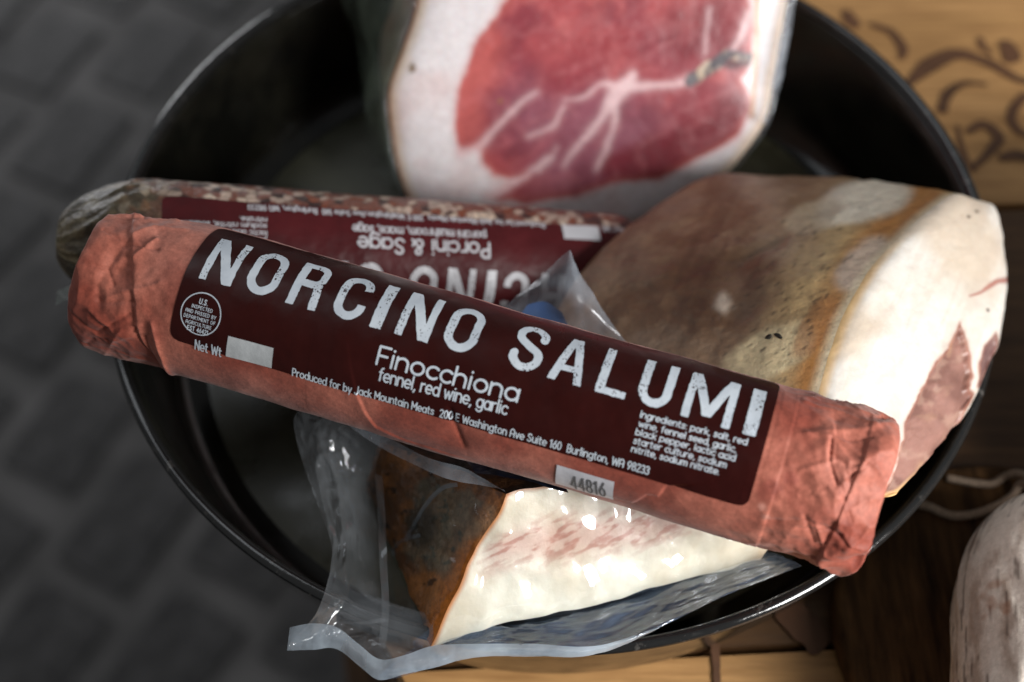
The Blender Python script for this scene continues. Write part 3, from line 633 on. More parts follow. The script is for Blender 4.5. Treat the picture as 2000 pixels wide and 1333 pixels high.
mk('weight_panel', S1.pos(PANEL[..., 0], PANEL[..., 1], .00020), grid_faces(14, 8), M['panel'], lab1)
g = quad_uv([U(1088, 908), U(1200, 942), U(1197, 979), U(1085, 946)], 24, 14)
st = mk('number_sticker', S1.pos(g[..., 0], g[..., 1], .00022), grid_faces(24, 14), M['sticker'], sal1)
nv = text_meshes([('44816', (1117, 953), (1183, 970), 23, .085, .00008, .22)])
drape('sticker_digits', S1, *nv, M['grey_ink'], st, .00030)
# ------------------------------------------------------------------ bare salami behind
def disp2(S_, V):
    tail = 1-sstep(.004, .030, S_)
    d = .0009*(n2(S_, V, 60, 3, 61)-.5)+.0005*(n2(S_, V, 240, 3, 63)-.5)
    return d+tail*(.0046*(ridged(np.stack([S_*40, V*120+S_*60, 0*S_], -1), 2, 64)-.5))
S2.disp = disp2
sal2 = thing('unwrapped_salami', 'unwrapped mottled salami with upside-down wine red label, tucked behind the paper-wrapped one', 'salami', tuple(S2.A*.5+S2.B*.5-np.array([0, 0, S2.R])))
s = np.concatenate([np.linspace(-.0060, .0, 40), np.linspace(.0006, S2.L, 420), np.linspace(S2.L, S2.L+.008, 14)]); th = np.linspace(-np.pi, np.pi, 240, endpoint=False)
SS, TT = np.meshgrid(s, th, indexing='ij'); VV = TT*S2.R
pr = np.where(SS < .022, np.sqrt(np.maximum(1-((.026-SS)/.0325)**2, 0))**.95, 1.0); pr = np.where(SS > S2.L-.008, np.sqrt(np.maximum(1-((SS-(S2.L-.008))/.0165)**2, .0)), pr)
pr[0] = .004; pr[-1] = .004; pr[1] = .12; rr = (S2.R+disp2(SS, VV))*pr
P = S2.A+SS[..., None]*S2.a+(rr*np.cos(TT))[..., None]*S2.e1+(rr*np.sin(TT))[..., None]*S2.e2
wx = .0016*(n2(SS, VV, 300, 3, 76)-.5); wy = .0016*(n2(SS, VV, 300, 3, 77)-.5)
f1, ed_, idv = worley((SS+wx)*330+VV*60, (VV+wy)*330, 71); a3 = n2(SS, VV, 60, 3, 73); a1 = n2(SS, VV, 260, 3, 78)
c2 = mix(lin(122, 74, 60), lin(186, 164, 148), (idv > .55)*1.); c2 = mix(c2, lin(128, 66, 40), (idv > .78)*1.); c2 = mix(c2, lin(54, 36, 32), (idv < .2)*1.); c2 = mix(c2, lin(206, 186, 166), (idv > .90)*1.)
c2 = mix(c2, lin(84, 54, 46), .7*(1-sstep(.02, .22, ed_))); c2 = c2*(.8+.4*a1)[..., None]
dark = 1-sstep(.006, .034, SS+.016*(a3-.5)); c2 = mix(c2, mix(lin(66, 58, 40), lin(116, 104, 76), sstep(.40, .7, a1)), dark*.92)
mk('casing', P, grid_faces(len(s), len(th), cb=True), M['casing'], sal2, col=c2)
# label 2: same print turned round; anchor = second O of the title
uO = .5*(D['title'][6][1]+D['title'][6][2]); anc1 = np.array([uO, D['vb']]); anc2 = S2.uv(830, 521)
def to2(u, v): return anc2[0]-(u-anc1[0]), anc2[1]-(v-anc1[1])
def drape2(name, v2, F, mat, parent, off):
    a, b = to2(v2[:, 0], -v2[:, 1]); return mk(name, S2.pos(a, b, off), F, mat, parent)
a, b = to2(A_, B_); lab2 = mk('label', S2.pos(a, b, .00015), grid_faces(420, 110), M['label2'], sal2)
drape2('title_lettering', *TITLE, M['ink2'], lab2, .00026)
small2 = list(small); c0, c1 = U(742, 711), U(1010, 785)
sm2 = [('Porcini & Sage', (722, 707), (1030, 790), 36, .16, .00014, .14), ('porcini mushroom, mace, sage', (722, 738), (1035, 822), 22, .16, .0001, .14), small[2][:3]+(14.5, .17, .00009, .17), small[3],
       ('Ingredients: pork, salt,', (1250, 815), (1420, 860), 12.5, .19, .00009, .15), ('porcini, mace, sage,', (1247, 833), (1400, 874), 12.5, .19, .00009, .15),
       ('lactic acid starter cult.,', (1241, 849), (1425, 898), 12.5, .19, .00009, .15), ('sodium nitrite, sodium', (1237, 866), (1428, 917), 12.5, .19, .00009, .15), ('nitrate.', (1233, 882), (1295, 898), 12.5, .19, .00009, .15)]
sm2[2] = (small[2][0], small[2][1], small[2][2], 14.5, .17, .00009, .17)
v2, F2 = text_meshes(sm2); drape2('small_lettering', v2, F2, M['ink2'], lab2, .00026)
drape2('inspection_stamp', *STAMP, M['ink2'], lab2, .00026)
a, b = to2(PANEL[..., 0], PANEL[..., 1]); mk('weight_panel', S2.pos(a, b, .00026), grid_faces(14, 8), M['ink2'], lab2)
# clip tag at the tied tail
t = np.linspace(0, 1, 12); A2, B2 = np.meshgrid(t, t, indexing='ij')
base = S2.A-S2.a*.0005+S2.e2*.0125+S2.e1*.0045
Vt = base+(-S2.a*.0045)*A2[..., None]+S2.e2*(.004*B2+.0025*A2)[..., None]+S2.e1*(.0025*np.sin(5*A2+3*B2))[..., None]
mk('tail_tie', Vt, grid_faces(12, 12), M['clip'], sal2)
# ------------------------------------------------------------------ prosciutto block
nP = norm(np.array([.05, -.8, .6])); qP = np.array([.02, .0305, .006])
out_px = smooth_poly([(822, -60), (812, 20), (786, 100), (760, 180), (764, 260), (776, 330), (797, 392), (830, 440), (1000, 470), (1180, 468), (1310, 430), (1390, 372), (1440, 325), (1498, 240), (1515, 160), (1532, 60), (1545, -40), (1530, -160), (1400, -230), (1150, -250), (950, -220), (850, -140)], 300, True)
out_px = resample(out_px, 300)
cen = np.array([1150, 120.])
rad = np.linspace(0, 1, 150)[1:]
PX = cen+(out_px[None]-cen)*rad[:, None, None]
W = pixp(PX, qP, nP); d3 = .0010*(n2(PX[..., 0], PX[..., 1], .012, 4, 81)-.5); edge = (rad**14)[:, None]
W = W+nP*(d3-.0035*edge)[..., None]
Z = lambda *p: [(700+x/2.2222, y/2.2222) for x, y in p]
lean = Z((690, -120), (645, 0), (570, 110), (500, 210), (470, 320), (430, 430), (428, 560), (450, 662), (505, 640), (535, 655), (540, 700), (590, 760), (660, 780), (720, 770), (650, 815), (600, 860), (700, 880), (940, 855), (1150, 785), (1300, 775), (1400, 720), (1560, 640), (1650, 580), (1700, 500), (1705, 430), (1660, 345), (1700, 240), (1715, 150), (1690, 0), (1650, -130), (1560, -280), (1400, -380), (1200, -420), (1000, -400), (820, -320), (730, -220))
x, y = PX[..., 0], PX[..., 1]
wob = np.stack([n2(x, y, .03, 3, 82)-.5, n2(x, y, .03, 3, 83)-.5], -1)*14; PW = PX+wob
sd = sdpoly(PW, lean)
fatc = mix(lin(236, 230, 232), lin(228, 212, 212), sstep(.45, .75, n2(x, y, .012, 3, 84)))
redc = mix(lin(174, 80, 84), lin(144, 60, 70), sstep(.35, .65, n2(x, y, .010, 3, 85)))
redc = mix(redc, lin(190, 96, 96), .7*sstep(.55, .75, n2(x, y, .02, 3, 86)))
redc = mix(redc, lin(146, 84, 100), .9*(1-sstep(20, 130, dline(PW, Z((760, 500), (1000, 520), (900, 720), (1150, 560)))))); redc = mix(redc, lin(120, 52, 66), .6*sstep(.52, .66, n2(x, y, .014, 3, 96))*(1-sstep(60, 160, dline(PW, Z((650, 650), (850, 800), (1100, 640)))))); redc = mix(redc, lin(204, 104, 98), .6*(1-sstep(10, 60, dline(PW, Z((560, 180), (480, 380), (470, 560))))))
redc = mix(redc, lin(118, 28, 42), .85*(1-sstep(0, 34, dline(PW, Z((1100, 720), (1350, 660), (1560, 600), (1640, 500)), [10, 20, 22, 25]))))
redc = mix(redc, lin(122, 40, 50), .7*(1-sstep(0, 50, dline(PW, Z((1430, 130), (1560, 120), (1640, 60)), 30))))
redc = mix(redc, lin(140, 44, 54), .6*(1-sstep(0, 45, dline(PW, Z((880, 350), (1000, 260), (1150, 200)), 12))))
grain = fbm(np.stack([(x*.8+y*.6)*.05, (y*.8-x*.6)*.012, 0*x], -1), 4, 87); redc = redc*(.86+.28*grain)[..., None]
mar = sstep(.66, .80, ridged(np.stack([(x-y*.5)*.016, (y+x*.4)*.03, 0*x], -1), 3, 88)); redc = mix(redc, lin(198, 122, 126), .20*mar)
fc = mix(redc, fatc, sstep(-3, 5, sd))
fc = mix(fc, lin(206, 110, 104), .5*np.exp(-(sd/9)**2))
whit = lin(232, 200, 202)
seams = [(Z((1185, 330), (1150, 390), (1105, 430), (1060, 500), (1000, 580), (930, 660), (890, 720)), [16, 27, 27, 15, 10, 6, 2]), (Z((1160, 380), (1250, 375), (1350, 372), (1440, 340)), [22, 14, 11, 9]), (Z((1130, 385), (1060, 370), (980, 420), (900, 440)), [14, 7, 4, 1]), (Z((1190, 360), (1195, 315)), [9, 3]),
         (Z((1115, 450), (1110, 520), (1080, 620), (1030, 740)), [14, 10, 6, 2]), (Z((440, 665), (520, 640), (580, 575), (640, 510), (700, 450), (780, 395)), [14, 12, 9, 8, 5, 1]), (Z((560, 850), (640, 825), (720, 770), (800, 705), (840, 690)), [14, 12, 8, 6, 2]), 
         (Z((1525, 40), (1500, 230)), [1, 1]), (Z((1690, 60), (1660, 160), (1620, 220)), [12, 12, 8]), (Z((740, 590), (840, 550), (890, 470)), [2, 4, 2]), (Z((780, 740), (830, 690), (860, 640)), [5, 4, 2])]
for p, wd in seams:
    ps = smooth_poly(p, 20); ws = np.interp(np.linspace(0, 1, 20), np.linspace(0, 1, len(wd)), wd)/2.2222; dv = dline(PX+wob*.8, ps, ws)+6*(n2(x, y, .035, 2, 95)-.5)
    fc = mix(fc, mix(fc, whit, .5), .35*(1-sstep(0, 16, dv))); fc = mix(fc, whit, .78*(1-sstep(-6, 7, dv)))
sin_ = 1-sstep(-3, 5, dline(PX+wob, Z((1440, 350), (1530, 290), (1610, 230), (1700, 240)), [9, 12, 8, 6])); fc = mix(fc, mix(lin(84, 78, 84), lin(190, 172, 150), sstep(.5, .7, n2(x, y, .06, 2, 89))), sin_)
fc = mix(fc, lin(52, 26, 34), .8*(1-sstep(0, 8, dline(PX, Z((1610, 285), (1690, 275)), 4))))
ed = sdpoly(PX, out_px)   # towards the skin the fat yellows
fc = mix(fc, lin(222, 190, 150), .6*sstep(-30, -4, ed+8*(n2(x, y, .04, 2, 90)-.5))*(sd > 0)); fc = mix(fc, lin(176, 104, 52), .8*sstep(-8, 0, ed)*sstep(900, 820, x))
fc = mix(fc, lin(200, 140, 80), .8*(1-sstep(1, 9, np.abs(dline(PX, [(1478, -40), (1480, 60), (1476, 150), (1470, 230)]))))*(sd > 0))
fc = mix(fc, lin(120, 88, 40), 1-sstep(5, 11, np.hypot((x-805)*1.2, (y-134)*.9))); fc = mix(fc, lin(150, 110, 60), .7*(1-sstep(3, 6, np.hypot(x-977, y-198))))
ham = thing('prosciutto_block', 'thick piece of prosciutto with red marbled cut face and white fat, standing in the pan', 'ham', (.02, .06, .004))
V = np.vstack([pixp(cen[None], qP, nP), W.reshape(-1, 3)]); C = np.vstack([fc[0, :1], fc.reshape(-1, 3)])
nr, nt = W.shape[:2]; i = np.arange(nt)
mk('cut_face', V, [grid_faces(nr, nt, cb=True)+1, np.stack([0*i, 1+i, 1+(i+1) % nt], -1)], M['ham'], ham, col=C)
ax = norm(np.array([-.06, .95, -.35])); K = 46
kk = np.linspace(0, 1, K); cen3 = W[-1].mean(0)
ring = W[-1]; Vs = []
for k in kk:
    sc = 1+.06*math.sin(min(k*2.2, 1.57))-.50*max(0, k-.72)**1.3; Vs.append(cen3+ax*(.055*k)+(ring-cen3)*sc)
Vs.append(np.repeat((cen3+ax*.056)[None], nt, 0)); Vs = np.array(Vs)
Vs[..., :] += norm(Vs-(cen3+ax*.02))*(.0016*(fbm(Vs*120, 3, 91)-.5))[..., None]*np.r_[0, np.ones(K)][:, None, None]
rxy = np.hypot(Vs[..., 0], Vs[..., 1]); lim = np.where(Vs[..., 2] < .056, .1255+np.clip(Vs[..., 2]-.008, 0, 1)*.18, 9); scl = np.minimum(1, lim/rxy); Vs[..., 0] *= scl; Vs[..., 1] *= scl
Vs[..., 2] = np.maximum(Vs[..., 2], .0055)
ng = fbm(Vs*160, 4, 92); sk = mix(lin(140, 78, 40), lin(96, 58, 34), sstep(.4, .65, ng)); sk = mix(sk, lin(196, 160, 110), .6*sstep(.6, .8, ng))
mk('skin', Vs, grid_faces(K+1, nt, cb=True), M['skin'], ham, col=sk, flip=True)
# its vacuum film: a tight band round the block and loose fins on both sides
hb = thing('prosciutto_wrapper', 'clear plastic film clinging round the prosciutto piece with loose fins', 'plastic film', (.02, .075, .004))
band = []
for k, o in ((.02, .0003), (.0, .0009), (.1, .0012), (.25, .0014), (.5, .0016), (.8, .0016)):
    j = int(k*(K-1)); c = cen3+ax*(.055*k); band.append(Vs[j]+norm(Vs[j]-c)*o-(ax*.0009 if k == 0 else 0))
band = np.array(band); band += norm(band-cen3)*(.0006*ridged(band*150, 2, 93))[..., None]
rxy = np.hypot(band[..., 0], band[..., 1]); bz = np.maximum(band[..., 2], .0050); band[..., 2] = bz
mk('film_band', band, grid_faces(len(band), nt, cb=True), M['film'], hb)
def sheet(rows, n, m, amp=.0008, fr=90, seed=1):     # rows of (px,py,z) control points -> smooth wrinkled sheet
    R3 = [np.array([pix(*p) for p in r]) for r in rows]
    R3 = np.array([smooth_poly(r, m) for r in R3]); G3 = np.stack([smooth_poly(R3[:, j], n) for j in range(m)], 1)
    nn = np.cross(np.gradient(G3, axis=0), np.gradient(G3, axis=1)); nn = norm(nn+1e-12)
    rp = ridged(G3*fr, 3, seed)-.5
    return G3+nn*(amp*rp)[..., None]
G1 = sheet([[(818, -70, .094), (806, 20, .082), (784, 100, .069), (757, 185, .056), (768, 290, .040), (790, 370, .028)], [(760, -70, .080), (745, 20, .070), (735, 110, .056), (722, 200, .044), (745, 290, .028), (775, 365, .018)], [(650, -60, .062), (672, 10, .05), (700, 90, .04), (712, 200, .030), (725, 290, .018), (750, 345, .0095)]], 40, 60, .0016, 70, 5)
mk('side_fin', G1, grid_faces(40, 60), M['green'], hb)
G2 = sheet([[(1536, -60, .083), (1522, 60, .069), (1505, 160, .055), (1488, 240, .044)], [(1545, -60, .082), (1534, 60, .067), (1516, 165, .053), (1497, 242, .042)], [(1562, -60, .081), (1546, 60, .066), (1524, 170, .050), (1500, 243, .040)]], 16, 80, .0012, 160, 6)
mk('side_fin', G2, grid_faces(16, 80), M['corner'], hb)
# ------------------------------------------------------------------ big cured cut on the right
nG = norm(np.array([.6, -.2, .77])); qG = pix(1930, 760, .0585)
out_px = smooth_poly([(1880, 373), (1925, 384), (1962, 398), (1974, 440), (1979, 480), (1986, 540), (1978, 610), (1968, 668), (1952, 702), (1934, 748), (1912, 792), (1888, 826), (1868, 850), (1840, 885), (1800, 935), (1760, 966), (1700, 958), (1640, 905), (1606, 850), (1612, 790), (1634, 700), (1664, 615), (1710, 530), (1770, 462), (1828, 408)], 900, True)
out_px = resample(out_px, 360); rg = np.random.default_rng(3)
cen = np.array([1800, 660.]); jit = 1+.010*(n2(out_px[:, 0], out_px[:, 1], .05, 3, 101)-.5)*2*sstep(1800, 1960, out_px[:, 0]); out_px = cen+(out_px-cen)*jit[:, None]
rad = np.linspace(0, 1, 170)[1:]; PX = cen+(out_px[None]-cen)*rad[:, None, None]; x, y = PX[..., 0], PX[..., 1]
W = pixp(PX, qG, nG)
wob = np.stack([n2(x, y, .035, 3, 102)-.5, n2(x, y, .035, 3, 103)-.5], -1)*16; PW = PX+wob
leanA = [(1735, 975), (1752, 900), (1770, 830), (1795, 770), (1830, 705), (1862, 655), (1876, 632), (1886, 650), (1893, 690), (1902, 735), (1890, 760), (1905, 770), (1890, 830), (1850, 880), (1790, 960)]
leanB = [(1918, 712), (1925, 680), (1945, 650), (1960, 668), (1955, 705), (1932, 748), (1914, 755)]
sdA = np.minimum(sdpoly(PW, leanA), sdpoly(PW, leanB))
fat = mix(lin(206, 201, 194), lin(192, 178, 162), sstep(.45, .7, n2(x, y, .008, 3, 104)))
fat = mix(fat, lin(186, 170, 156), .25*sstep(.62, .78, ridged(np.stack([(x+y*.45)*.03, (y-x*.4)*.004, 0*x], -1), 2, 105)))
lea = mix(lin(146, 108, 98), lin(118, 84, 76), sstep(.4, .65, n2(x, y, .02, 4, 106))); lea = mix(lea, lin(170, 136, 112), .6*sstep(.58, .75, n2(x, y, .022, 3, 107)))
lea = mix(lea, lin(180, 150, 134), .35*sstep(.66, .86, ridged(np.stack([x*.022, y*.022, 0*x], -1), 3, 108)))
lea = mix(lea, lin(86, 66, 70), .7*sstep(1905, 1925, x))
fc = mix(lea, fat, sstep(-2, 4, sdA)); fc = mix(fc, lin(176, 110, 84), .25*np.exp(-(sdA/6)**2))
dl = dline(PX+wob*.5, [(1894, 578), (1930, 562), (1955, 548), (1985, 540)], [0, 2, 3, 4]); fc = mix(fc, lin(150, 82, 72), .85*(1-sstep(0, 4, dl)))
for sx_, sy_ in [(1930, 606), (1915, 411), (1896, 422), (1990, 552)]: fc = mix(fc, lin(70, 58, 46), 1-sstep(2, 5, np.hypot(x-sx_, y-sy_)))
ed = sdpoly(PX, out_px); left = sstep(1930, 1700, x-.45*(y-560)); fc = mix(fc, lin(226, 184, 122), .8*sstep(-14, -1, ed)*left*sstep(1840, 1760, x))
hgt = .0012*(n2(x, y, .02, 4, 109)-.5)+.0007*sstep(0, -14, sdA)*(ridged(np.stack([x*.03, y*.03, 0*x], -1), 3, 110)-.6)-.0012*sstep(-3, -9, sdA)-.0034*(rad**11)[:, None]
W = W+nG*hgt[..., None]
gu = thing('cured_pork_joint', 'cured pork joint with brown skin and white fatty cut face, on the pan rim', 'cured meat', (.09, -.02, .01))
V = np.vstack([pixp(cen[None], qG, nG), W.reshape(-1, 3)]); C = np.vstack([fc[0, :1], fc.reshape(-1, 3)]); nr, nt = W.shape[:2]; i = np.arange(nt)
mk('cut_face', V, [grid_faces(nr, nt, cb=True)+1, np.stack([0*i, 1+i, 1+(i+1) % nt], -1)], M['fat'], gu, col=C)
axv = np.array([-.083, .036, -.040]); K = 150; kk = np.linspace(0, 1, K); ring = W[-1]; cen3 = ring.mean(0)
Vs = []
for k in kk:
    sc = (1+.10*math.sin(min(k*3.2, 1.57))) if k < .8 else 1.10*math.sqrt(max(1-((k-.8)/.21)**2, 0.02))
    kx = k+.0*k; Vs.append(cen3+axv*kx+(ring-cen3)*sc)
Vs = np.array(Vs); KK = kk[:, None]+0*Vs[..., 0]
nrm = norm(Vs-(cen3+axv*KK[..., None]))
sag = (.0022*(fbm(Vs*70, 3, 111)-.5)+.0008*(fbm(Vs*260, 3, 112)-.5))*sstep(0, .06, KK)
sag -= .0016*np.exp(-((KK-.32-.06*np.sin(8*Vs[..., 1]*20))/.05)**2)*sstep(.4, .6, vnoise(Vs*50, 5))
Vs = Vs+nrm*sag[..., None]
# keep the underside inside the pan and above its floor, and clear of the salami behind
rxy = np.hypot(Vs[..., 0], Vs[..., 1]); lim = np.where((Vs[..., 2] < .0545) & (KK > .03), .1265+np.clip(Vs[..., 2]-.008, 0, .04)*.17, 9); scl = np.minimum(1, lim/rxy); Vs[..., 0] *= scl; Vs[..., 1] *= scl
Vs[..., 2] = np.maximum(Vs[..., 2], .0055+.0*rxy)
sp = proj(Vs); x, y = sp[..., 0], sp[..., 1]
ng = fbm(Vs*150, 4, 113); sk = mix(lin(160, 130, 102), lin(136, 104, 76), sstep(.38, .62, ng)); lo = fbm(Vs*45+3, 3, 114)
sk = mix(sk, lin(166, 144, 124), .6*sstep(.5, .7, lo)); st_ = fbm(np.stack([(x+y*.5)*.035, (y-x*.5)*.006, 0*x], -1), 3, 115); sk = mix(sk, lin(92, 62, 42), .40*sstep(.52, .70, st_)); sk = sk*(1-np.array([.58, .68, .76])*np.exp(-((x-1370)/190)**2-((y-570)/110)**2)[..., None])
kw = KK+.05*(lo-.5); wx = 60*(n2(x, y, .012, 3, 116)-.5); wy = 60*(n2(x, y, .012, 3, 118)-.5)
edged = dline(np.stack([x+wx*.5, y+wy*.5], -1), [(1890, 378), (1828, 408), (1770, 462), (1710, 530), (1664, 615), (1634, 700), (1612, 790)])
def blob(cx, cy, rx, ry, a, soft=.22):
    dx, dy = x+wx*.6-cx, y+wy*.6-cy; return (1-sstep(1-soft, 1+soft, np.hypot((dx*math.cos(a)+dy*math.sin(a))/rx, (dy*math.cos(a)-dx*math.sin(a))/ry)))*(KK < .75)
sk = mix(sk, lin(206, 176, 126), .85*(1-sstep(80, 200, edged))*sstep(.25, .55, lo+.25))
sk = mix(sk, lin(196, 130, 60), .92*np.exp(-((edged-44)/30)**2)*(.55+.45*sstep(.35, .6, fbm(Vs*40, 2, 117))))
sk = mix(sk, lin(236, 226, 206), .95*blob(1690, 392, 95, 42, -.25)); sk = mix(sk, lin(230, 208, 188), .95*blob(1690, 520, 74, 40, -.75)); sk = mix(sk, lin(226, 206, 164), .9*blob(1500, 690, 90, 48, -.5)); sk = mix(sk, lin(196, 178, 150), .6*blob(1590, 420, 60, 30, -.4))
sk = mix(sk, lin(176, 112, 54), .7*blob(1790, 420, 70, 16, -.72)); sk = mix(sk, lin(170, 104, 50), .6*blob(1590, 640, 70, 26, -.9))
sk = mix(sk, lin(238, 222, 190), .8*(1-sstep(.0, .035, KK)))
dia = np.abs((y-(620-.95*(x-1560)))); sk = mix(sk, lin(110, 76, 46), .30*np.exp(-(dia/60)**2)*(1-sstep(.25, .5, KK)))
sk = mix(sk, lin(214, 196, 178), .8*(1-sstep(6, 24, np.hypot(x-1412, (y-592)*.7)*(.7+.7*n2(x, y, .08, 2, 119)))))
rs = np.random.default_rng(8)
for _ in range(150):                                  # bristle stubble in oblique dashes
    cx, cy = rs.normal(1545, 85), rs.normal(590, 95); L = rs.uniform(3, 8)
    dl = dline(sp, [(cx, cy), (cx+L, cy-L*.75)], rs.uniform(.6, 1.4)); m = (KK > .05) & (KK < .8); sk = mix(sk, lin(58, 42, 30), rs.uniform(.3, .75)*(1-sstep(0, 2.0, dl))*m)
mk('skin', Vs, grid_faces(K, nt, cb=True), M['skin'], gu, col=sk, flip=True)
mk('end_cap', np.vstack([Vs[-1], Vs[-1].mean(0)[None]]), np.stack([i, (i+1) % nt, 0*i+nt], -1), M['skin'], gu, col=np.repeat(lin(110, 84, 64)[None], nt+1, 0), flip=True)
# peppercorn husk stuck on the skin
def nearest_surface(px_, py_):
    d = np.hypot(sp[..., 0]-px_, sp[..., 1]-py_)+1e3*(((Vs-CAM)@FW) > (np.min((Vs-CAM)@FW)+.045)); j = np.unravel_index(d.argmin(), d.shape); return Vs[j], nrm[j]
hp = thing('herb_leaf', 'tiny black dried herb fragment stuck on the brown skin', 'herb', tuple(nearest_surface(1512, 658)[0]))
for dx, a in ((-9, .5), (9, -.45)):
    c, n_ = nearest_surface(1512+dx, 658); tx = norm(np.cross(n_, UP)); ty = np.cross(n_, tx); tt = np.linspace(0, 1, 9); side = np.linspace(-1, 1, 5)
    T_, S_ = np.meshgrid(tt, side, indexing='ij'); e1 = tx*math.cos(a)+ty*math.sin(a); e2 = np.cross(n_, e1)
    Lf = c+e1*((T_-.5)*.0030)[..., None]+e2*(S_*.00075*np.sin(np.pi*(.06+.88*T_)))[..., None]+n_*(.0006-.0004*S_**2+.0002*T_)[..., None]
    mk('husk', Lf, grid_faces(9, 5), M['pepper'], hp)
# ------------------------------------------------------------------ smoked slab in its vacuum bag
cA, cB, cC = pix(846, 1262, .055), pix(1490, 1096, .045), pix(986, 962, .080)
cE, cC2 = pix(716, 952, .008), pix(742, 862, .050)
cD = cC+.94*(cB-cA)-np.array([0, .004, .006]); cF = cE+.9*(cB-cA)+np.array([0, 0, .002]); cD2 = cC2+.9*(cB-cA)
def patchgrid(p00, p10, p11, p01, n, m):
    a = np.linspace(0, 1, n)[:, None, None]; b = np.linspace(0, 1, m)[None, :, None]
    return (p00*(1-a)+p10*a)*(1-b)+(p01*(1-a)+p11*a)*b, a[..., 0]+0*b[..., 0], b[..., 0]+0*a[..., 0]
slab = thing('smoked_pork_slab', 'white fatty pork slab with dark smoked rind inside the vacuum bag', 'cured meat', (.0, -.09, .01))
cmid = (cA+cB+cC+cD+cE+cF+cC2+cD2)/8
def bulge(G, a, b, amt, seed, rough=.0008):
    n_ = norm(np.cross(np.gradient(G, axis=0), np.gradient(G, axis=1))); s_ = np.sign(((G-cmid)*n_).sum(-1).mean()); n_ = n_*s_
    prof = (1-(2*a-1)**4)*(1-(2*b-1)**4); G = G+.0046*(np.stack([fbm(G*60, 3, 301), fbm(G*60, 3, 302), fbm(G*60, 3, 303)], -1)-.5)
    return G+n_*(amt*prof+rough*(fbm(G*110, 3, seed)-.5)*prof)[..., None], n_
Gf, a, b = patchgrid(cA, cB, cD, cC, 260, 160); Gf, nf = bulge(Gf, a, b, .0022, 121)
sp = proj(Gf); x, y = sp[..., 0], sp[..., 1]
fcol = mix(lin(232, 228, 214), lin(222, 212, 192), sstep(.4, .7, n2(x, y, .01, 3, 122)))
axis_d = b-(.55+.10*a+.05*np.sin(a*9)); spk = sstep(.44, .68, fbm(np.stack([(x*.9-y*.43)*.050, (x*.43+y*.9)*.12, 0*x], -1), 5, 123))
bandm = np.exp(-(axis_d/.15)**2)*sstep(.0, .10, a)*(1-sstep(.85, 1., a)); fcol = mix(fcol, lin(206, 158, 148), .6*bandm); fcol = mix(fcol, lin(166, 84, 66), .55*np.minimum(1, bandm*1.4)*spk)
fcol = mix(fcol, lin(190, 112, 40), .9*(1-sstep(.0, .022, a))); fcol = mix(fcol, lin(150, 92, 50), .85*sstep(.965, 1., b)); fcol = mix(fcol, lin(196, 160, 120), .5*sstep(.93, 1., a))
mk('fat_face', Gf, grid_faces(260, 160), M['fat'], slab, col=fcol)
Gr, a, b = patchgrid(cA, cE, cC2, cC, 200, 140); Gr, nr_ = bulge(Gr, a, b, .0018, 124, .0016)
sp = proj(Gr); x, y = sp[..., 0], sp[..., 1]
rc_ = mix(lin(196, 128, 72), lin(142, 96, 62), sstep(.38, .62, n2(x, y, .02, 4, 125))); rc_ = mix(rc_, lin(48, 36, 28), .8*sstep(.60, .72, n2(x, y, .07, 3, 126)))
gz = 1-sstep(-.12, .12, np.hypot((x-880)/95, (y-1030)/95)-1+.9*(n2(x, y, .02, 3, 127)-.5)); rc_ = mix(rc_, mix(lin(132, 138, 120), lin(92, 98, 84), sstep(.4, .65, n2(x, y, .03, 3, 128))), .62*gz)
rc_ = mix(rc_, lin(44, 40, 32), .75*(1-sstep(20, 48, np.hypot(x-822, (y-1030)*.8)))); rc_ = mix(rc_, lin(226, 128, 36), .9*(1-sstep(.0, .12, a+.10*(n2(x, y, .03, 3, 129)-.5)))*(1-.65*sstep(.55, .75, b)))
mk('rind', Gr, grid_faces(200, 140), M['rind'], slab, col=rc_, flip=True)
for nm, cs, m_ in (('top', (cC, cD, cD2, cC2), 'rind'), ('back', (cE, cF, cD2, cC2), 'rind'), ('base', (cA, cB, cF, cE), 'rind'), ('far_end', (cB, cF, cD2, cD), 'fat')):
    Gx, a, b = patchgrid(*cs, 60, 40); Gx, _ = bulge(Gx, a, b, .0015, 130)
    cx_ = mix(lin(96, 60, 34), lin(44, 32, 24), sstep(.4, .62, fbm(Gx*150, 3, 131))) if m_ == 'rind' else np.repeat(np.repeat(lin(228, 214, 190)[None, None], 60, 0), 40, 1)
    mk(nm, Gx, grid_faces(60, 40), M[m_], slab, col=cx_)
bag = thing('vacuum_bag', 'clear vacuum bag with frosted sealed edges round the smoked slab, spilling over the pan rim', 'plastic bag', (.0, -.09, .01))
rp = ridged(np.stack([a*0, a*0, a*0], -1), 1, 1)
Gf2, a, b = patchgrid(cA, cB, cD, cC, 300, 200); Gf2, nf = bulge(Gf2, a, b, .0022, 121)
wr = ridged(np.stack([a*16+b*3, b*5-a*2, 0*a], -1), 3, 133); w2 = n2(a, b, 14, 3, 134)
mk('film_front', Gf2+nf*(.0010+.0034*(n2(a*2.4+b*.6, b*.7, 4, 2, 135)-.5)+.0010*(ridged(np.stack([a*9+b*3, b*2.5, 0*a], -1), 1, 133)-.5))[..., None], grid_faces(300, 200), M['tight'], bag)
Gr2, a, b = patchgrid(cA, cE, cC2, cC, 160, 110); Gr2, nr_ = bulge(Gr2, a, b, .0018, 124, .0016)
wr = ridged(np.stack([a*7+b*2, b*7-a*4, 0*a], -1), 2, 137)
mk('film_side', Gr2+nr_*(.0012+.0014*sstep(.6, 1., wr))[..., None], grid_faces(160, 110), M['rindfilm'], bag)
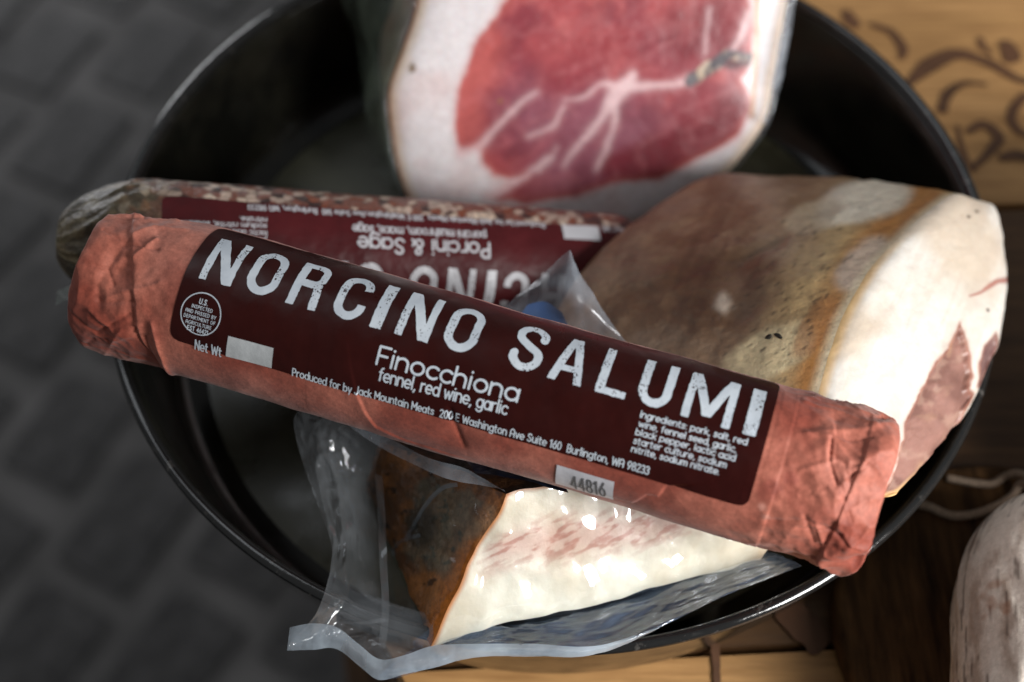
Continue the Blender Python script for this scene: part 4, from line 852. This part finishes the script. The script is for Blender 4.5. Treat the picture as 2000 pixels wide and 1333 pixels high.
inner = [(850, 835, .074), (760, 862, .064), (735, 905, .052), (733, 960, .044), (745, 1040, .042), (780, 1120, .042), (812, 1188, .043), (832, 1226, .044), (850, 1246, .045), (900, 1230, .045), (960, 1214, .045), (1060, 1188, .043), (1160, 1162, .042), (1300, 1126, .039), (1400, 1100, .036), (1478, 1080, .034)]
outer_ = [(600, 790, .066), (574, 822, .060), (590, 900, .057), (626, 1000, .056), (649, 1080, .058), (622, 1190, .060), (563, 1268, .056), (655, 1266, .057), (740, 1326, .053), (850, 1302, .056), (930, 1282, .058), (1040, 1280, .059), (1165, 1276, .0585), (1300, 1220, .0580), (1410, 1166, .0565), (1566, 1106, .0555)]
ni = len(inner); IN = smooth_poly(np.array([pix(*p) for p in inner]), 320); OU = smooth_poly(np.array([pix(*p) for p in outer_]), 320)
tt = np.linspace(0, 1, 70); FLG = IN[:, None]*(1-tt)[None, :, None]+OU[:, None]*tt[None, :, None]
uu = np.linspace(0, 1, 320)[:, None]+0*tt[None]; vv_ = 0*uu+tt[None]
hump = .0045*np.sin(np.pi*vv_)*sstep(.38, .28, uu)*(.35+.9*ridged(np.stack([uu*9, vv_*1.6, 0*uu], -1), 2, 138)-.2)
hump += .0025*np.sin(np.pi*vv_**.8)*sstep(.40, .55, uu)+.0012*(ridged(np.stack([uu*26, vv_*3, 0*uu], -1), 2, 139)-.5)*np.sin(np.pi*np.clip(vv_*.9, 0, 1))
FLG[..., 2] += hump
FLG += norm(CAM-FLG.mean((0, 1)))*(.0030*(ridged(np.stack([uu*17+vv_*1.5, vv_*4-uu*6, 0*uu], -1), 3, 140)-.5)*sstep(0, .15, vv_))[..., None]
r_ = np.hypot(FLG[..., 0], FLG[..., 1]); over = (r_ > .1345) & (r_ < .1435); FLG[..., 2] = np.where(over, np.maximum(FLG[..., 2], .0545), FLG[..., 2])
cut = int(.80*70); li = int(.53*320)
mk('loose_film', FLG[:li+1, :cut+1], grid_faces(li+1, cut+1), M['film'], bag)
mk('flange', FLG[li:, :cut+1], grid_faces(320-li, cut+1), M['flange'], bag)
mk('loose_film', FLG[:li+1, cut:], grid_faces(li+1, 70-cut), M['film'], bag)
mk('flange', FLG[li:, cut:], grid_faces(320-li, 70-cut), M['flange'], bag)
so = [(560, 1272, .057), (610, 1270, .0585), (655, 1268, .0585), (700, 1300, .056), (740, 1328, .054), (790, 1318, .0565), (850, 1304, .058), (930, 1285, .060), (1040, 1283, .061), (1165, 1279, .0605), (1290, 1228, .0600)]
si = [(566, 1226, .0605), (610, 1218, .0625), (658, 1226, .0625), (700, 1258, .0600), (742, 1288, .0575), (790, 1280, .0595), (845, 1262, .0605), (925, 1258, .0625), (1040, 1258, .0635), (1165, 1262, .0630), (1285, 1225, .0602)]
SL = sheet([so, [tuple(np.array(a_)*.5+np.array(b_)*.5+[0, 0, .0006]) for a_, b_ in zip(so, si)], si], 24, 200, .0006, 130, 21)
mk('heat_seal', SL, grid_faces(24, 200), M['seal'], bag)
for q_ in ([(731, 925, .060), (737, 1000, .061), (741, 1100, .062), (745, 1190, .064), (738, 1262, .063)], [(655, 1214, .0650), (700, 1216, .0655), (744, 1208, .065)], [(745, 1208, .065), (700, 1190, .066), (664, 1160, .066)]):
    q2 = [(a_+15, b_+5, c_+.0010) for a_, b_, c_ in q_]; SF = sheet([q_, q2], 6, 60, .0006, 160, 23); mk('film_fold', SF, grid_faces(6, 60), M['film'], bag)
gp = proj(Gr2)
def on_rind(path):
    out = []
    for px_, py_ in smooth_poly(path, 40):
        d = np.hypot(gp[..., 0]-px_, gp[..., 1]-py_); w_ = np.argsort(d.ravel())[:6]; out.append(Gr2.reshape(-1, 3)[w_].mean(0))
    out = np.array(out); out = smooth_poly(out[::4], 50); return out+norm(CAM-out)*.0010
for pth in ([(762, 1088), (775, 1065), (800, 1050), (825, 1046)], [(795, 1050), (830, 990), (862, 955), (900, 945)]):
    r0 = on_rind(pth); sd_ = norm(np.cross(np.gradient(r0, axis=0), CAM-r0))*.0006
    mk('film_fold', np.stack([r0-sd_, r0+norm(CAM-r0)*.0004, r0+sd_], 0), grid_faces(3, 50), M['corner'], bag)
GF = sheet([[(660, 818, .078), (730, 868, .076), (800, 905, .078), (880, 938, .080), (984, 957, .082)], [(680, 812, .080), (755, 852, .080), (830, 893, .082), (905, 915, .084), (988, 962, .083)]], 8, 60, .0008, 120, 9)
mk('film_fold', GF, grid_faces(8, 60), M['corner'], bag)
GB = sheet([[(930, 880, .083), (1010, 905, .083), (1090, 935, .081)], [(985, 962, .083), (1060, 972, .083), (1130, 985, .081)]], 20, 30, .0006, 150, 10)
GN = sheet([[(880, 865, .070), (980, 890, .074), (1090, 920, .076)], [(930, 925, .080), (1020, 940, .0815), (1110, 965, .0815)]], 20, 30, .0010, 150, 11)
mk('navy_label', GN, grid_faces(20, 30), M['navy'], bag)
GC = sheet([[(940, 690, .062), (1040, 700, .062), (1150, 715, .062), (1270, 720, .062)], [(985, 602, .074), (1050, 585, .080), (1120, 600, .083), (1222, 668, .074)], [(1040, 552, .080), (1080, 535, .086), (1120, 545, .088), (1172, 592, .081)], [(1082, 512, .086), (1102, 494, .090), (1116, 490, .091), (1128, 520, .087)]], 50, 60, .0012, 90, 12)
mk('film_corner', GC, grid_faces(50, 60), M['corner'], bag)
mk('blue_label', sheet([[(1000, 640, .068), (1060, 650, .068), (1120, 660, .068)], [(1030, 596, .0755), (1065, 590, .078), (1098, 612, .078)]], 14, 20, .0004, 90, 13), grid_faces(14, 20), M['blue'], bag)
# ------------------------------------------------------------------ dark board, mouldy salami and an added shade caster, twine
bc = pix(1985, 1215, .011)
board = thing('dark_wooden_board', 'small round dark walnut board beside the pan, in shadow', 'board', (bc[0], bc[1], 0))
prof = [(.0005, .0112), (.050, .0112), (.0525, .0106), (.054, .0090), (.054, .0030), (.0525, .0005), (.0005, .0003)]
V, F = lathe(prof, 120, (bc[0], bc[1])); mk('board_disc', V, F[:, ::-1], M['darkwood'], board)
def mouldy(name, label, A, B, R, seed, group=None):
    T = Tube(A, B, R); t = thing(name, label, 'salami', tuple((A+B)/2-np.array([0, 0, R])), group)
    s = np.linspace(0, 1, 220); th = np.linspace(-np.pi, np.pi, 200, endpoint=False); SS, TT = np.meshgrid(s, th, indexing='ij')
    pr = np.where(SS < .42, np.sqrt(np.maximum(1-((.42-SS)/.42)**2, 0))**1.05, np.where(SS > .7, np.sqrt(np.maximum(1-((SS-.7)/.3)**2, 0)), 1)); pr = np.maximum(pr, .02)
    wr = ridged(np.stack([SS*5, TT*3.2+.5*np.sin(SS*7), 0*SS], -1), 3, seed); rr = R*pr*(1+.05*(wr-.5)+.03*(n2(SS, TT, 2, 3, seed+3)-.5))
    P = T.A+(SS*T.L)[..., None]*T.a+(rr*np.cos(TT))[..., None]*T.e1+(rr*np.sin(TT))[..., None]*T.e2
    st = fbm(np.stack([SS*9+TT, TT*22, 0*SS], -1), 4, seed+5)
    c = mix(lin(226, 216, 204), lin(188, 172, 158), sstep(.50, .68, fbm(np.stack([SS*9, TT*5, 0*SS], -1), 4, seed+4))); c = mix(c, lin(86, 68, 58), .7*sstep(.60, .70, st)*sstep(.45, .6, wr)); c = mix(c, lin(160, 110, 76), .5*sstep(.74, .82, fbm(P*110, 3, seed+8)))
    mk('mould_casing', P, grid_faces(220, 200, cb=True), M['mould'], t, col=c); return t
A = pix(2040, 975, .032); B = pix(2062, 1620, .0380)
mouldy('mouldy_salami', 'white mouldy dry salami with dark wrinkles lying on the dark board', A, B, .0262, 150)
A3 = np.array([.213, -.215, .045]); B3 = np.array([.222, .030, .045]); mouldy('mouldy_salami', 'unseen white mouldy salami added on the planks to cast shade', A3, B3, .045, 170)  # out of view, added to block light from the wood beside the pan
def tube_mesh(pts, r, n=10, m=120):
    p = smooth_poly(pts, m); tg = norm(np.gradient(p, axis=0)); up = np.array([0, 0, 1.0]); x_ = norm(np.cross(tg, up)); y_ = np.cross(x_, tg)
    t = np.linspace(0, 2*np.pi, n, endpoint=False); rr = r*(1+.18*np.sin(np.arange(m)[:, None]*1.9+t*2))
    return p[:, None]+(rr*np.cos(t))[..., None]*x_[:, None]+(rr*np.sin(t))[..., None]*y_[:, None], grid_faces(m, n, cb=True)
tw = thing('twine_loop', 'loose brown twine loop lying beside the mouldy salami', 'twine', tuple(pix(1950, 970, .0112)))
def tz(x_, y_, dz=0):
    p = pix(x_, y_, .0126); return pix(x_, y_, (.0126 if np.hypot(p[0]-bc[0], p[1]-bc[1]) < .0535 else .0016)+dz)
V, F = tube_mesh(np.array([tz(1790, 985), tz(1815, 990), tz(1862, 1008), tz(1920, 1000, .0005), tz(1975, 972, .001), tz(1996, 945, .004), pix(2040, 950, .028)]), .0013); mk('strand', V, F, M['twine'], tw)
V, F = tube_mesh(np.array([tz(1850, 934), tz(1890, 942), tz(1935, 946), tz(1965, 930, .001), tz(1992, 926, .004), pix(2040, 945, .029)]), .0012); mk('strand', V, F, M['twine'], tw)
# ------------------------------------------------------------------ burned scrolls on the planks (flat print)
def decal(name, paths, cell=.0006):
    P2 = []
    for pts, wd in paths: P2.append((smooth_poly(np.array([pix(px_, py_, 0)[:2] for px_, py_ in pts]), 24), np.interp(np.linspace(0, 1, 24), np.linspace(0, 1, len(wd)), wd)))
    lo = np.min([p.min(0) for p, _ in P2], 0)-.012; hi = np.max([p.max(0) for p, _ in P2], 0)+.012
    X = np.arange(lo[0], hi[0], cell); Y = np.arange(lo[1], hi[1], cell); g = np.stack(np.meshgrid(X, Y), -1); f = np.full(g.shape[:2], 1e9)
    for p, wd in P2: f = np.minimum(f, dline(g, p, wd))
    f += .0012*(n2(g[..., 0], g[..., 1], 260, 3, 201)-.5)
    v, F = march(f, X, Y); mk(name, np.c_[v, np.full(len(v), .0006)], F, M['burn'], table)
m_ = MM
decal('burned_scroll', [
 ([(1655, 30), (1665, 45), (1670, 55)], [2.5*m_, 3*m_, 1*m_]), ([(1700, 50), (1740, 65), (1762, 95), (1760, 115)], [1.2*m_, 2*m_, 2.2*m_, 1*m_]),
 ([(1775, 165), (1815, 130), (1870, 108), (1930, 125), (1985, 155), (2040, 170)], [1.5*m_, 4*m_, 3*m_, 2.5*m_, 2*m_, 1.5*m_]), ([(1915, 80), (1920, 95), (1935, 110)], [1.5*m_, 1.5*m_, 1*m_]),
 ([(1965, 90), (1975, 110), (1968, 122)], [3*m_, 4*m_, 1.5*m_]), ([(1840, 215), (1850, 185), (1885, 165), (1925, 168)], [2.2*m_, 2*m_, 1.5*m_, .6*m_]), ([(2000, 190), (1975, 225), (1985, 255), (2020, 270)], [2*m_, 2*m_, 2*m_, 1*m_]),
 ([(1890, 260), (1920, 245), (1950, 270), (1930, 300), (1900, 330)], [1.2*m_, 2*m_, 2.4*m_, 1.8*m_, .8*m_]), ([(1955, 310), (1985, 305), (2020, 312)], [1.5*m_, 2.6*m_, 1.5*m_]), ([(1870, 250), (1880, 300), (1900, 335)], [.8*m_, 1.4*m_, .8*m_])])
decal('burned_line', [([(1392, 1225), (1398, 1280), (1402, 1360)], [1.0*m_, 1.2*m_, 1.0*m_]), ([(1545, 1200), (1572, 1225), (1590, 1250), (1585, 1272)], [5*m_, 5.5*m_, 4*m_, 1.5*m_])])
